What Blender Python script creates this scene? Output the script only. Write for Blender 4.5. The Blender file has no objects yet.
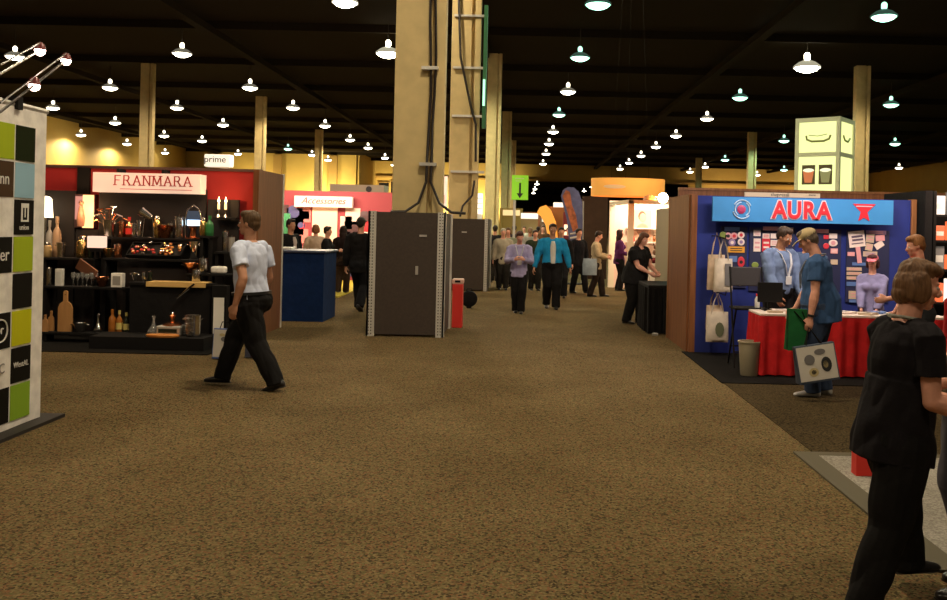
import bpy, bmesh, math, random
from mathutils import Vector, Matrix, noise
sc = bpy.context.scene
C = sc.collection
R = math.radians
PI = math.pi
random.seed(7)
# ---------------------------------------------------------------- camera
F, HC, VX, VY, ROLL = 900.0, 1.68, 522.0, 227.0, R(1.3)
cd = bpy.data.cameras.new('camera'); cam = bpy.data.objects.new('camera', cd); C.objects.link(cam)
cd.sensor_width = 36.0; cd.sensor_fit = 'HORIZONTAL'; cd.lens = F/947*36
cd.shift_x = (473.5-VX)/947; cd.shift_y = -(300-VY)/947
cd.clip_end = 500
cd.dof.use_dof = False
cam.matrix_world = Matrix.Translation((0, 0, HC)) @ Matrix.Rotation(R(90), 4, 'X') @ Matrix.Rotation(ROLL, 4, 'Z')
# the shift turns with the roll, so the frame centre offset is rotated the same way
sc.camera = cam
# camera frame centre relative to the axis, in pixels: rotate about the vanishing point
def uv(px, py):
    u, v = px-VX, py-VY
    return u*math.cos(ROLL)+v*math.sin(ROLL), -u*math.sin(ROLL)+v*math.cos(ROLL)
def G(px, py):                       # the floor point seen at a pixel
    u, v = uv(px, py); Y = F*HC/v
    return Vector((u*Y/F, Y, 0))
def P(px, py, Y):                    # the point seen at a pixel at distance Y
    u, v = uv(px, py)
    return Vector((u*Y/F, Y, HC-v*Y/F))
# ---------------------------------------------------------------- materials
MATS = {}
def mat(name, col, rough=.6, metal=0., emit=0., ecol=None, noise_s=0., noise_a=.25, col2=None, bump=0., bump_s=60., trans=0., spec=.5, sheen=0.):
    if name in MATS: return MATS[name]
    m = bpy.data.materials.new(name); m.use_nodes = True; MATS[name] = m
    nt = m.node_tree; b = nt.nodes['Principled BSDF']
    b.inputs['Base Color'].default_value = (*col, 1); b.inputs['Roughness'].default_value = rough
    b.inputs['Metallic'].default_value = metal; b.inputs['Specular IOR Level'].default_value = spec
    if trans: b.inputs['Transmission Weight'].default_value = trans
    if sheen: b.inputs['Sheen Weight'].default_value = sheen
    if emit:
        b.inputs['Emission Color'].default_value = (*(ecol or col), 1); b.inputs['Emission Strength'].default_value = emit
    tc = nt.nodes.new('ShaderNodeTexCoord')
    if noise_s:
        n = nt.nodes.new('ShaderNodeTexNoise'); n.inputs['Scale'].default_value = noise_s; n.inputs['Detail'].default_value = 4
        nt.links.new(tc.outputs['Object'], n.inputs['Vector'])
        r = nt.nodes.new('ShaderNodeValToRGB')
        c2 = col2 or tuple(c*(1-noise_a) for c in col)
        r.color_ramp.elements[0].color = (*c2, 1); r.color_ramp.elements[0].position = .35
        r.color_ramp.elements[1].color = (*col, 1); r.color_ramp.elements[1].position = .65
        nt.links.new(n.outputs['Fac'], r.inputs['Fac']); nt.links.new(r.outputs['Color'], b.inputs['Base Color'])
    if bump:
        n = nt.nodes.new('ShaderNodeTexNoise'); n.inputs['Scale'].default_value = bump_s; n.inputs['Detail'].default_value = 3
        nt.links.new(tc.outputs['Object'], n.inputs['Vector'])
        bp = nt.nodes.new('ShaderNodeBump'); bp.inputs['Strength'].default_value = bump; bp.inputs['Distance'].default_value = .02
        nt.links.new(n.outputs['Fac'], bp.inputs['Height']); nt.links.new(bp.outputs['Normal'], b.inputs['Normal'])
    return m
def emis(name, col, s):
    m = mat(name, (0.02, .02, .02), .5, emit=s, ecol=col)
    return m
def cloth(name, col, **k): return mat(name, col, .9, noise_s=9, noise_a=.18, bump=.35, bump_s=14, spec=.15, **k)
def carpet(name, cols, scale=85):
    m = bpy.data.materials.new(name); m.use_nodes = True; nt = m.node_tree; b = nt.nodes['Principled BSDF']
    b.inputs['Roughness'].default_value = 1; b.inputs['Specular IOR Level'].default_value = .05
    tc = nt.nodes.new('ShaderNodeTexCoord')
    n = nt.nodes.new('ShaderNodeTexVoronoi'); n.inputs['Scale'].default_value = scale
    nt.links.new(tc.outputs['Object'], n.inputs['Vector'])
    bw = nt.nodes.new('ShaderNodeSeparateColor'); nt.links.new(n.outputs['Color'], bw.inputs['Color'])
    r = nt.nodes.new('ShaderNodeValToRGB'); cr = r.color_ramp
    cr.elements[0].position = .08; cr.elements[0].color = (*cols[0], 1)
    cr.elements[1].position = .92; cr.elements[1].color = (*cols[-1], 1)
    for i, c in enumerate(cols[1:-1]):
        e = cr.elements.new(.08+.84*(i+1)/(len(cols)-1)); e.color = (*c, 1)
    nt.links.new(bw.outputs['Red'], r.inputs['Fac'])
    n2 = nt.nodes.new('ShaderNodeTexNoise'); n2.inputs['Scale'].default_value = .9; n2.inputs['Detail'].default_value = 4
    nt.links.new(tc.outputs['Object'], n2.inputs['Vector'])
    r2 = nt.nodes.new('ShaderNodeValToRGB'); r2.color_ramp.elements[0].position = .3; r2.color_ramp.elements[1].position = .75
    r2.color_ramp.elements[0].color = (.68, .66, .62, 1); r2.color_ramp.elements[1].color = (1, 1, 1, 1)
    nt.links.new(n2.outputs['Fac'], r2.inputs['Fac'])
    mx = nt.nodes.new('ShaderNodeMixRGB'); mx.blend_type = 'MULTIPLY'; mx.inputs['Fac'].default_value = 1
    nt.links.new(r.outputs['Color'], mx.inputs['Color1']); nt.links.new(r2.outputs['Color'], mx.inputs['Color2'])
    nt.links.new(mx.outputs['Color'], b.inputs['Base Color'])
    bp = nt.nodes.new('ShaderNodeBump'); bp.inputs['Strength'].default_value = .15; bp.inputs['Distance'].default_value = .01
    nt.links.new(n.outputs['Distance'], bp.inputs['Height']); nt.links.new(bp.outputs['Normal'], b.inputs['Normal'])
    MATS[name] = m; return m
def woodm(name, c1, c2, sx=30, sz=1.5, rough=.45):
    m = bpy.data.materials.new(name); m.use_nodes = True; nt = m.node_tree; b = nt.nodes['Principled BSDF']
    b.inputs['Roughness'].default_value = rough; b.inputs['Specular IOR Level'].default_value = .25
    tc = nt.nodes.new('ShaderNodeTexCoord'); mp = nt.nodes.new('ShaderNodeMapping'); mp.inputs['Scale'].default_value = (sx, sx, sz)
    nt.links.new(tc.outputs['Object'], mp.inputs['Vector'])
    n = nt.nodes.new('ShaderNodeTexNoise'); n.inputs['Scale'].default_value = 1; n.inputs['Detail'].default_value = 5
    nt.links.new(mp.outputs['Vector'], n.inputs['Vector'])
    r = nt.nodes.new('ShaderNodeValToRGB'); r.color_ramp.elements[0].position = .3; r.color_ramp.elements[1].position = .7
    r.color_ramp.elements[0].color = (*c1, 1); r.color_ramp.elements[1].color = (*c2, 1)
    nt.links.new(n.outputs['Fac'], r.inputs['Fac']); nt.links.new(r.outputs['Color'], b.inputs['Base Color'])
    MATS[name] = m; return m
# ---------------------------------------------------------------- mesh builder
def finish(o, me, m, smooth):
    if m is not None:
        for x in (m if isinstance(m, (list, tuple)) else [m]): me.materials.append(x)
    if smooth:
        me.shade_smooth()
        try: me.set_sharp_from_angle(angle=R(smooth if smooth > 1 else 40))
        except Exception: pass
class MB:
    def __init__(s): s.bm = bmesh.new(); s.mi = 0
    def _m(s, fs):
        for f in fs: f.material_index = s.mi
    def box(s, c, d, rot=None, bev=0):
        r = bmesh.ops.create_cube(s.bm, size=1); vs = r['verts']
        for v in vs: v.co = Vector((v.co.x*d[0], v.co.y*d[1], v.co.z*d[2]))
        if rot is not None:
            for v in vs: v.co = rot @ v.co
        for v in vs: v.co += Vector(c)
        fs = list({f for v in vs for f in v.link_faces}); s._m(fs)
        if bev:
            es = list({e for v in vs for e in v.link_edges})
            q = bmesh.ops.bevel(s.bm, geom=es, offset=bev, segments=2, affect='EDGES', profile=.5)
            s._m(q['faces'])
        return s
    def span(s, a, b, bev=0):          # a box between two corners
        a, b = Vector(a), Vector(b)
        return s.box((a+b)/2, [abs(x) for x in (b-a)], bev=bev)
    def lathe(s, c, prof, n=16, ax=None, sx=1, sy=1):     # prof: (r, z)
        M = Matrix.Translation(Vector(c)) @ (ax.to_4x4() if ax is not None else Matrix())
        rings = []
        for r, z in prof:
            if r < 1e-5: rings.append([s.bm.verts.new(M @ Vector((0, 0, z)))])
            else: rings.append([s.bm.verts.new(M @ Vector((r*sx*math.cos(2*PI*i/n), r*sy*math.sin(2*PI*i/n), z))) for i in range(n)])
        fs = []
        for a, b in zip(rings, rings[1:]):
            for i in range(n):
                j = (i+1) % n
                if len(a) == 1 and len(b) == 1: continue
                if len(a) == 1: fs.append(s.bm.faces.new((a[0], b[i], b[j])))
                elif len(b) == 1: fs.append(s.bm.faces.new((a[i], a[j], b[0])))
                else: fs.append(s.bm.faces.new((a[i], a[j], b[j], b[i])))
        if len(rings[0]) > 1: fs.append(s.bm.faces.new(rings[0][::-1]))
        if len(rings[-1]) > 1: fs.append(s.bm.faces.new(rings[-1]))
        s._m(fs); return s
    def cyl(s, c, r, h, n=16, ax=None): return s.lathe(c, [(r, 0), (r, h)], n, ax)
    def ball(s, c, r, n=12):
        rr = (r, r, r) if not hasattr(r, '__len__') else r
        k = [(math.sin(PI*i/(n//2+2)), -math.cos(PI*i/(n//2+2))) for i in range(n//2+3)]
        k[0] = (0, -1); k[-1] = (0, 1)
        a = len(s.bm.verts)
        s.lathe((0, 0, 0), k, n); s.bm.verts.ensure_lookup_table()
        for v in list(s.bm.verts)[a:]: v.co = Vector((v.co.x*rr[0]+c[0], v.co.y*rr[1]+c[1], v.co.z*rr[2]+c[2]))
        return s
    def tube(s, pts, rad, n=8, round_ends=False):
        pts = [Vector(p) for p in pts]; rads = rad if hasattr(rad, '__len__') else [rad]*len(pts)
        prev = None; rings = []
        for i, p in enumerate(pts):
            t = (pts[min(i+1, len(pts)-1)]-pts[max(i-1, 0)]).normalized()
            if prev is None:
                sd = t.orthogonal().normalized()
            else: sd = (prev-t*prev.dot(t)).normalized()
            prev = sd; up = t.cross(sd)
            r = rads[i]; ra, rb = (r if hasattr(r, '__len__') else (r, r))
            rings.append([s.bm.verts.new(p+sd*ra*math.cos(2*PI*k/n)+up*rb*math.sin(2*PI*k/n)) for k in range(n)])
        fs = []
        for a, b in zip(rings, rings[1:]):
            for i in range(n): fs.append(s.bm.faces.new((a[i], a[(i+1) % n], b[(i+1) % n], b[i])))
        fs += [s.bm.faces.new(rings[0][::-1]), s.bm.faces.new(rings[-1])]
        s._m(fs); return s
    def ering(s, rings, n=14, cap=True):     # rings: (centre, side vector * a, fwd vector * b)
        rs = []
        for c, A_, B_ in rings:
            rs.append([s.bm.verts.new(Vector(c)+Vector(A_)*math.cos(2*PI*k/n)+Vector(B_)*math.sin(2*PI*k/n)) for k in range(n)])
        fs = []
        for a, b in zip(rs, rs[1:]):
            for i in range(n): fs.append(s.bm.faces.new((a[i], a[(i+1) % n], b[(i+1) % n], b[i])))
        if cap: fs += [s.bm.faces.new(rs[0][::-1]), s.bm.faces.new(rs[-1])]
        s._m(fs); return s
    def prism(s, pts, depth_vec):            # closed polygon (3-D points) swept along a vector
        a = [s.bm.verts.new(Vector(p)) for p in pts]; b = [s.bm.verts.new(Vector(p)+Vector(depth_vec)) for p in pts]
        n = len(a); fs = [s.bm.faces.new(a[::-1]), s.bm.faces.new(b)]
        for i in range(n): fs.append(s.bm.faces.new((a[i], a[(i+1) % n], b[(i+1) % n], b[i])))
        s._m(fs); return s
    def build(s, name, m, parent=None, origin=None, smooth=0, world=True):
        bmesh.ops.recalc_face_normals(s.bm, faces=s.bm.faces)
        me = bpy.data.meshes.new(name); 
        o = bpy.data.objects.new(name, me); C.objects.link(o)
        if parent is not None:
            o.parent = parent
            if world:
                W = WM[parent.name].inverted()
                s.bm.transform(W)
            WM[o.name] = WM[parent.name]
        else:
            if origin is None:
                zs = [v.co for v in s.bm.verts]
                origin = Vector((sum(v.x for v in zs)/len(zs), sum(v.y for v in zs)/len(zs), min(v.z for v in zs)))
            origin = Vector(origin); s.bm.transform(Matrix.Translation(-origin)); o.location = origin
            WM[o.name] = Matrix.Translation(origin)
        s.bm.to_mesh(me); s.bm.free(); finish(o, me, m, smooth)
        return o
WM = {}
def thing(name, label, cat, loc=(0, 0, 0), rot=0., group=None):
    o = bpy.data.objects.new(name, None); C.objects.link(o); o.location = loc; o.rotation_euler = (0, 0, rot)
    o.empty_display_size = .1
    WM[o.name] = Matrix.Translation(Vector(loc)) @ Matrix.Rotation(rot, 4, 'Z')
    return tag(o, label, cat, group)
def tag(o, label, cat, group=None, kind=None):
    o['label'] = label; o['category'] = cat
    if group: o['group'] = group
    if kind: o['kind'] = kind
    return o
def struct(o, label=None):
    o['kind'] = 'structure'
    if label: o['label'] = label
    return o
def dup(root, loc, rot=0., label=None, group=None, scale=None):
    r = root.copy(); C.objects.link(r); r.location = loc; r.rotation_euler = (0, 0, rot)
    if scale: r.scale = (scale,)*3
    if label: r['label'] = label
    if group: r['group'] = group
    for ch in list(root.children):
        c = ch.copy(); C.objects.link(c); c.parent = r
        for g in list(ch.children):
            d = g.copy(); C.objects.link(d); d.parent = c
    return r
def text_mesh(body, size, loc, rot=(R(90), 0, 0), extrude=.004, offset=0., squash=1., font=None, align='CENTER', shear=0.):
    cu = bpy.data.curves.new('text', 'FONT'); cu.body = body; cu.size = size; cu.extrude = extrude; cu.offset = offset
    cu.align_x = align; cu.align_y = 'CENTER'; cu.shear = shear; cu.resolution_u = 4
    o = bpy.data.objects.new('text', cu); C.objects.link(o)
    dg = bpy.context.evaluated_depsgraph_get(); me = bpy.data.meshes.new_from_object(o.evaluated_get(dg))
    bpy.data.objects.remove(o); bpy.data.curves.remove(cu)
    from mathutils import Euler
    M = Matrix.Translation(Vector(loc)) @ Euler(rot).to_matrix().to_4x4() @ Matrix.Diagonal((squash, 1, 1, 1))
    me.transform(M); return me
def text_obj(name, body, size, loc, m, parent, **k):
    me = text_mesh(body, size, loc, **k); o = bpy.data.objects.new(name, me); C.objects.link(o); me.name = name
    o.parent = parent; me.transform(WM[parent.name].inverted()); WM[o.name] = WM[parent.name]
    me.materials.clear(); me.materials.append(m); return o
def spot(name, loc, tgt, power, col, size=80, blend=.6, rad=.1, parent=None):
    l = bpy.data.lights.new(name, 'SPOT'); l.energy = power; l.color = col; l.spot_size = R(size); l.spot_blend = blend; l.shadow_soft_size = rad
    o = bpy.data.objects.new(name, l); C.objects.link(o); o.location = loc
    o.rotation_euler = (Vector(tgt)-Vector(loc)).to_track_quat('-Z', 'Y').to_euler()
    return o
def point(name, loc, power, col, rad=.05):
    l = bpy.data.lights.new(name, 'POINT'); l.energy = power; l.color = col; l.shadow_soft_size = rad
    o = bpy.data.objects.new(name, l); C.objects.link(o); o.location = loc; return o
def area(name, loc, tgt, power, col, sx, sy):
    l = bpy.data.lights.new(name, 'AREA'); l.energy = power; l.color = col; l.shape = 'RECTANGLE'; l.size = sx; l.size_y = sy
    o = bpy.data.objects.new(name, l); C.objects.link(o); o.location = loc
    o.rotation_euler = (Vector(tgt)-Vector(loc)).to_track_quat('-Z', 'Y').to_euler(); return o
# ---------------------------------------------------------------- people
def remesh_build(mb, name, m, parent, vs, smooth_it=2, disp=0., dscale=9., stretch=None):
    """fuse the overlapping volumes of a builder into one continuous surface"""
    me = bpy.data.meshes.new(name); bmesh.ops.recalc_face_normals(mb.bm, faces=mb.bm.faces); mb.bm.to_mesh(me); mb.bm.free()
    o = bpy.data.objects.new(name, me); C.objects.link(o)
    r = o.modifiers.new('fuse', 'REMESH'); r.mode = 'VOXEL'; r.voxel_size = vs; r.use_smooth_shade = True
    s = o.modifiers.new('soft', 'SMOOTH'); s.iterations = smooth_it; s.factor = .5
    dg = bpy.context.evaluated_depsgraph_get(); nm = bpy.data.meshes.new_from_object(o.evaluated_get(dg))
    o.modifiers.clear(); o.data = nm; bpy.data.meshes.remove(me); nm.name = name
    if disp:
        sv = Vector(stretch) if stretch else Vector((1, 1, 1))
        seed = Vector((random.random()*50, random.random()*50, 0))
        nv = [v.normal.copy() for v in nm.vertices]
        for v, nn in zip(nm.vertices, nv):
            q = Vector((v.co.x*sv.x, v.co.y*sv.y, v.co.z*sv.z))*dscale+seed
            v.co += nn*(abs(noise.noise(q))*2-.35)*disp
    nm.shade_smooth(); nm.materials.clear(); nm.materials.append(m)
    o.parent = parent; WM[o.name] = WM[parent.name]
    return o
def ik(a, c, l1, l2, hint):
    a, c = Vector(a), Vector(c); d = c-a; L = d.length
    if L > (l1+l2)*.995: c = a+d.normalized()*(l1+l2)*.995; d = c-a; L = d.length
    x = (l1*l1-l2*l2+L*L)/(2*L); h = math.sqrt(max(0, l1*l1-x*x)); u = d.normalized()
    hv = Vector(hint); hv = (hv-u*hv.dot(u)).normalized()
    return a+u*x+hv*h, c
SKIN = {}
def skinmat(k):
    cols = {'fair': (.72, .36, .24), 'tan': (.5, .24, .14), 'pink': (.78, .38, .27), 'brown': (.28, .13, .08)}
    return mat('skin_'+k, cols[k], .5, noise_s=25, noise_a=.12, spec=.3)
def person(label, X, Y, H, face, vs=.012, skin='fair', build=1., belly=0., female=False,
           feet=((.0, .06, 0), (.0, -.06, 0)), hands=None, elbow=None, lean=0., head=(0, 0), twist=0,
           top=('shirt', (.5, .6, .8), 'short'), bottom=('trousers', (.012, .012, .014)), shoe=(.015, .013, .012),
           hair=('short', (.08, .045, .025)), cap=None, lanyard=None, badge=None, belt=None, inner=None, collar=True, group=None, drop=0., curl=.7, tucked=True, watch=False, glasses=False, cat='person'):
    """feet/hands: (forward, to the person's left, height) in units of the body height"""
    root = thing('person', label, cat, (X, Y, 0), face, group)
    if group: root['group'] = group
    S_ = Vector((1, 0, 0)); Fw = Vector((0, -1, 0)); Z_ = Vector((0, 0, 1))
    def L(f, s, z): return Vector((s*H, -f*H, z*H))
    hipz = .515-drop
    # body frame
    up = (Matrix.Rotation(R(lean), 3, 'X') @ Z_)
    fd = (Matrix.Rotation(R(lean), 3, 'X') @ Fw)
    hip = L(0, 0, hipz)
    sh_w = (.104 if female else .118)*build**.4
    ct, st = math.cos(R(twist)), math.sin(R(twist))
    sd = S_*ct+fd*st*1.0; fd2 = fd*ct-S_*st
    shc = hip+up*.292*H
    neck = hip+up*.318*H
    ht = Matrix.Rotation(R(lean*.6+head[0]), 3, 'X')
    hup = ht @ Z_; hf0 = ht @ Fw
    hr = Matrix.Rotation(R(head[1]), 3, hup); hfd = hr @ hf0; hsd = hr @ S_
    hc = neck+up*.022*H+hup*.085*H+hfd*.012*H
    g = build
    # skeleton
    legs = []
    for i, sgn in enumerate((1, -1)):
        hp = hip+S_*sgn*.052*H-Z_*.0*H
        ft = feet[i]; ank = L(ft[0], ft[1], ft[2]+.045)
        lift = ft[2] > .005
        kn, ank = ik(hp, ank, .245*H, .238*H, (0, -1, .05))
        yaw = ft[3] if len(ft) > 3 else 0; pit = ft[4] if len(ft) > 4 else 0
        d = Vector((math.sin(R(yaw)), -math.cos(R(yaw)), 0)); d = (d*math.cos(R(pit))+Z_*math.sin(R(pit))).normalized()
        legs.append((hp, kn, ank, d))
    if hands is None: hands = ((.02, .17, .44), (.02, -.17, .44))
    arms = []
    for i, sgn in enumerate((1, -1)):
        sp = shc+sd*sgn*sh_w*H-up*.012*H
        h = hands[i]; hd = L(*h[:3])
        hint = (elbow[i] if elbow else (sgn*.35, .9, -.3))
        el, wr = ik(sp, hd, .172*H, .15*H, hint)
        hdir = (wr-el).normalized()
        if len(h) > 3: hdir = (hdir+Vector(h[3])).normalized()
        arms.append((sp, el, wr, hdir, sgn))
    # ---- body
    b = MB()
    def torso(mb, e, z0=-.06, z1=.325, k=1.):
        prof = [(-.06, .070, .058, 0), (-.03, .090, .070, -.004), (.0, .096 if female else .092, .074, -.006), (.04, .086, .064, 0), (.085, .073 if female else .080, .058, .003),
                (.14, .080 if female else .086, .062, .006), (.20, .092, .070 if female else .068, .006), (.25, .096, .064, .002), (.285, .088, .050, 0), (.305, .055, .042, 0), (.322, .032, .034, 0)]
        rg = []
        for z, a, d, off in prof:
            if z < z0-1e-6 or z > z1+1e-6: continue
            w = 1+belly*math.exp(-((z-.06)/.07)**2)
            tw = max(0, min(1, z/.2)); s_ = S_*(1-tw)+sd*tw; f_ = fd*(1-tw)+fd2*tw
            a2, d2 = (a*g*(1+(w-1)*.45)+e)*k, (d*g*w+e)*k
            cc = hip+up*z*H+f_*(off+(w-1)*.03)*H
            rg.append((cc, s_*a2*H, f_*d2*H))
        if e and z1 > .3: rg.append((neck-up*.004*H, sd*(.040+e*.3)*H*g**.4, fd2*(.040+e*.3)*H*g**.4))
        mb.ering(rg, 18)
    torso(b, 0)
    if female:
        for sg in (1, -1): b.ball(hip+up*.205*H+fd2*.058*H+sd*sg*.045*H, (.040*H, .036*H, .036*H))
    for sg in (1, -1): b.ball(hip-up*.02*H-fd*.028*H+S_*sg*.042*H, (.050*H*g, .048*H*g, .052*H))
    b.tube([neck-up*.03*H, neck+up*.01*H+hfd*.004*H, hc-hup*.02*H-hfd*.01*H], [.036*H*g**.4, .033*H*g**.4, .033*H], 12)
    for hp, kn, ank, d in legs:
        m1 = hp.lerp(kn, .45); m2 = kn.lerp(ank, .33)+d*-.008*H
        b.tube([hp+Z_*.02*H, hp.lerp(kn, .12), m1, kn.lerp(hp, .08), kn, m2, kn.lerp(ank, .75), ank, ank-Z_*.015*H],
               [.045*H*g, .054*H*g, .046*H*g, .034*H, .033*H, .034*H*g**.5, .023*H, .02*H, .02*H], 12)
        b.ball(kn, .032*H)
        hl = ank-d*.022*H-Z_*.022*H
        b.tube([hl, ank-Z_*.018*H+d*.02*H, ank-Z_*.028*H+d*.06*H, ank-Z_*.032*H+d*.1*H], [.015*H, .016*H, .014*H, .009*H], 10)
    for sp, el, wr, hdir, sg in arms:
        b.tube([sp-sd*sg*.03*H, sp, sp.lerp(el, .3), sp.lerp(el, .85), el], [.028*H*g, .031*H*g, .028*H*g, .024*H*g**.5, .024*H], 12)
        b.ball(el, .0245*H)
        b.tube([el, el.lerp(wr, .3), el.lerp(wr, .8), wr], [.024*H*g**.5, .026*H*g**.5, .018*H, .016*H], 12)
        # hand: palm + four curled fingers + thumb from the side of the palm
        pa = hdir; nrm = (-sd*sg); nrm = (nrm-pa*nrm.dot(pa))
        if nrm.length < .2: nrm = fd-pa*fd.dot(pa)
        nrm.normalize()                      # palm faces inwards (to the thigh)
        wd = pa.cross(nrm).normalized()
        if wd.dot(fd+Z_*.5) < 0: wd = -wd     # towards the thumb side
        pc = wr+pa*.028*H
        b.ering([(wr-pa*.004*H, wd*.015*H, nrm*.012*H), (wr+pa*.012*H, wd*.019*H, nrm*.012*H), (pc, wd*.024*H, nrm*.011*H), (wr+pa*.05*H, wd*.025*H, nrm*.010*H), (wr+pa*.056*H, wd*.022*H, nrm*.008*H)], 12)
        for q, ln in enumerate((.046, .052, .048, .037)):
            base = wr+pa*.050*H+wd*(.0185-.0123*q)*H
            pts = [base-pa*.01*H, base]; dr = pa.copy(); ang = 0
            for jn, fr in enumerate((.45, .32, .23)):
                ang += R(curl*(28+22*jn)); dd = pa*math.cos(ang)+nrm*math.sin(ang)
                pts.append(pts[-1]+dd*ln*fr*H)
            rr = .0053*H if q < 3 else .0047*H
            b.tube(pts, [rr*1.05, rr*1.05, rr, rr*.95, rr*.8], 8)
        tb = wr+pa*.014*H+wd*.016*H
        b.tube([tb, tb+(pa*.6+wd*.7+nrm*.25).normalized()*.022*H, tb+(pa*.8+wd*.45+nrm*.5).normalized()*.042*H, tb+(pa*.9+wd*.25+nrm*.7).normalized()*.056*H],
               [.0095*H, .0075*H, .0065*H, .005*H], 8)
    # head
    def hp_(f, s, u): return hc+(hfd*f+hsd*s+hup*u)*H
    def ell(mb, f, s, u, a, bb, c_, n=16):     # radii: side, fwd, up
        st_ = len(mb.bm.verts); mb.ball((0, 0, 0), 1., n)
        for v in list(mb.bm.verts)[st_:]: v.co = hp_(f+v.co.y*bb, s+v.co.x*a, u+v.co.z*c_)
    ell(b, -.008, 0, .020, .0435, .053, .045)
    ell(b, .008, 0, -.005, .036, .042, .050)
    ell(b, .016, 0, -.032, .030, .032, .032)
    ell(b, .036, 0, -.054, .013, .012, .011)
    for sg in (1, -1):
        ell(b, .030, sg*.022, -.012, .012, .016, .014, 10)      # cheeks
        ell(b, -.004, sg*.043, -.005, .005, .012, .018, 10)     # ears
        ell(b, .042, sg*.017, .013, .012, .006, .005, 8)        # brow
    b.tube([hp_(.046, 0, .008), hp_(.054, 0, -.004), hp_(.061, 0, -.016)], [.005*H, .006*H, .009*H], 8)
    ell(b, .054, 0, -.018, .0095, .009, .006, 8)
    ell(b, .046, 0, -.034, .013, .006, .0045, 8)                # lips
    ell(b, .045, 0, -.040, .011, .006, .0045, 8)
    remesh_build(b, 'body', skinmat(skin), root, vs, 2)
    if vs < .016:
        for sg in (1, -1):
            e = MB(); ell(e, .0415, sg*.0175, .001, .0075, .0075, .0055, 10); eo = e.build('eye', mat('eye_white', (.75, .72, .68), .3), root, world=False)
            e = MB(); ell(e, .0478, sg*.0175, .001, .0034, .0022, .0034, 8); e.build('iris', mat('iris', (.05, .03, .02), .2), eo, world=False)
        e = MB(); ell(e, .0515, 0, -.0365, .012, .0025, .0042, 10); e.build('mouth', mat('lips', (.5, .17, .14), .5), root, world=False)
    # ---- hair
    hk, hcol = hair
    hm = woodm('hair_%d_%d_%d' % tuple(int(c*999) for c in hcol), tuple(c*.55 for c in hcol), tuple(min(1, c*1.35) for c in hcol), 95, 9, .5) if 'hair_%d_%d_%d' % tuple(int(c*999) for c in hcol) not in MATS else MATS['hair_%d_%d_%d' % tuple(int(c*999) for c in hcol)]
    h = MB()
    if hk != 'bald':
        ell(h, -.014, 0, .027, .048, .054, .047)
        ell(h, -.030, 0, -.002, .042, .036, .036)
        ell(h, .012, .004, .050, .036, .036, .022)
    if hk == 'short':
        for sg in (1, -1): ell(h, -.010, sg*.036, .012, .012, .026, .026, 10)
        ell(h, -.038, 0, -.022, .030, .020, .022, 10)
    if hk == 'bob':
        ell(h, -.026, 0, -.006, .054, .046, .056); ell(h, -.034, 0, -.036, .046, .034, .034)
        ell(h, .008, .0, .046, .046, .046, .024)
        for sg in (1, -1): ell(h, -.012, sg*.044, -.012, .016, .034, .046); ell(h, .0, sg*.045, -.024, .011, .026, .032)
    if hk == 'long':
        ell(h, -.022, 0, -.01, .054, .044, .058); ell(h, -.040, 0, -.07, .054, .030, .055); ell(h, -.044, 0, -.105, .046, .024, .045)
        for sg in (1, -1): ell(h, -.006, sg*.044, -.02, .014, .030, .052); ell(h, -.012, sg*.043, -.066, .016, .022, .045)
    if hk != 'bald': remesh_build(h, 'hair', hm, root, max(vs*.7, .005), 2, .0022*H, 60, (1, 1, .10))
    else: h.bm.free()
    if cap:
        c_ = MB()
        ell(c_, -.010, 0, .034, .051, .058, .040, 20)
        co = remesh_build(c_, 'cap', cloth('cap_cloth_%d' % int(cap[1]*999), cap), root, max(vs*.7, .006), 1)
        br = MB(); br.ering([(hp_(.030, 0, .022), hsd*.046*H, hup*.006*H), (hp_(.062, 0, .020), hsd*.042*H, hup*.005*H), (hp_(.094, 0, .008), hsd*.028*H, hup*.003*H)], 12)
        br.build('brim', cloth('cap_cloth_%d' % int(cap[1]*999), cap), co, smooth=60, world=False)
    if glasses:
        e = MB()
        for sg in (1, -1): e.tube([hp_(.052+.0*math.cos(t), sg*.0185+.013*math.cos(t), .001+.010*math.sin(t)) for t in [k*PI/6 for k in range(13)]], .0012*H, 5); e.tube([hp_(.05, sg*.031, .003), hp_(.0, sg*.047, .003)], .0012*H, 5)
        e.build('glasses', mat('glasses_metal', (.05, .05, .05), .3, .8), root, world=False)
    # ---- clothes
    kind, tc, sl = top
    key = '%s_%d_%d_%d' % ((kind,)+tuple(int(c*999) for c in tc))
    tm = cloth(key, tc)
    ease = .010 if kind in ('shirt', 'polo') else .014
    t_ = MB(); torso(t_, ease, 0. if tucked else -.06, .306)
    if not tucked:
        t_.ering([(hip-up*.075*H, S_*.118*g*H, fd*.099*g*H), (hip-up*.03*H, S_*.117*g*H, fd*.098*g*H), (hip+up*.06*H, S_*.101*g*H, fd*.082*g*H*(1+belly*.7)), (hip+up*.15*H, S_*.096*g*H, fd*.074*g*H)], 18)
    if kind == 'jacket':
        t_.ering([(hip-up*.10*H, S_*.112*g*H, fd*.086*g*H), (hip-up*.03*H, S_*.112*g*H, fd*.088*g*H), (hip+up*.08*H, S_*.096*g*H, fd*.076*g*H)], 18)
    if female:
        for sg in (1, -1): t_.ball(hip+up*.205*H+fd2*.062*H+sd*sg*.043*H, (.044*H, .040*H, .040*H))
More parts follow.
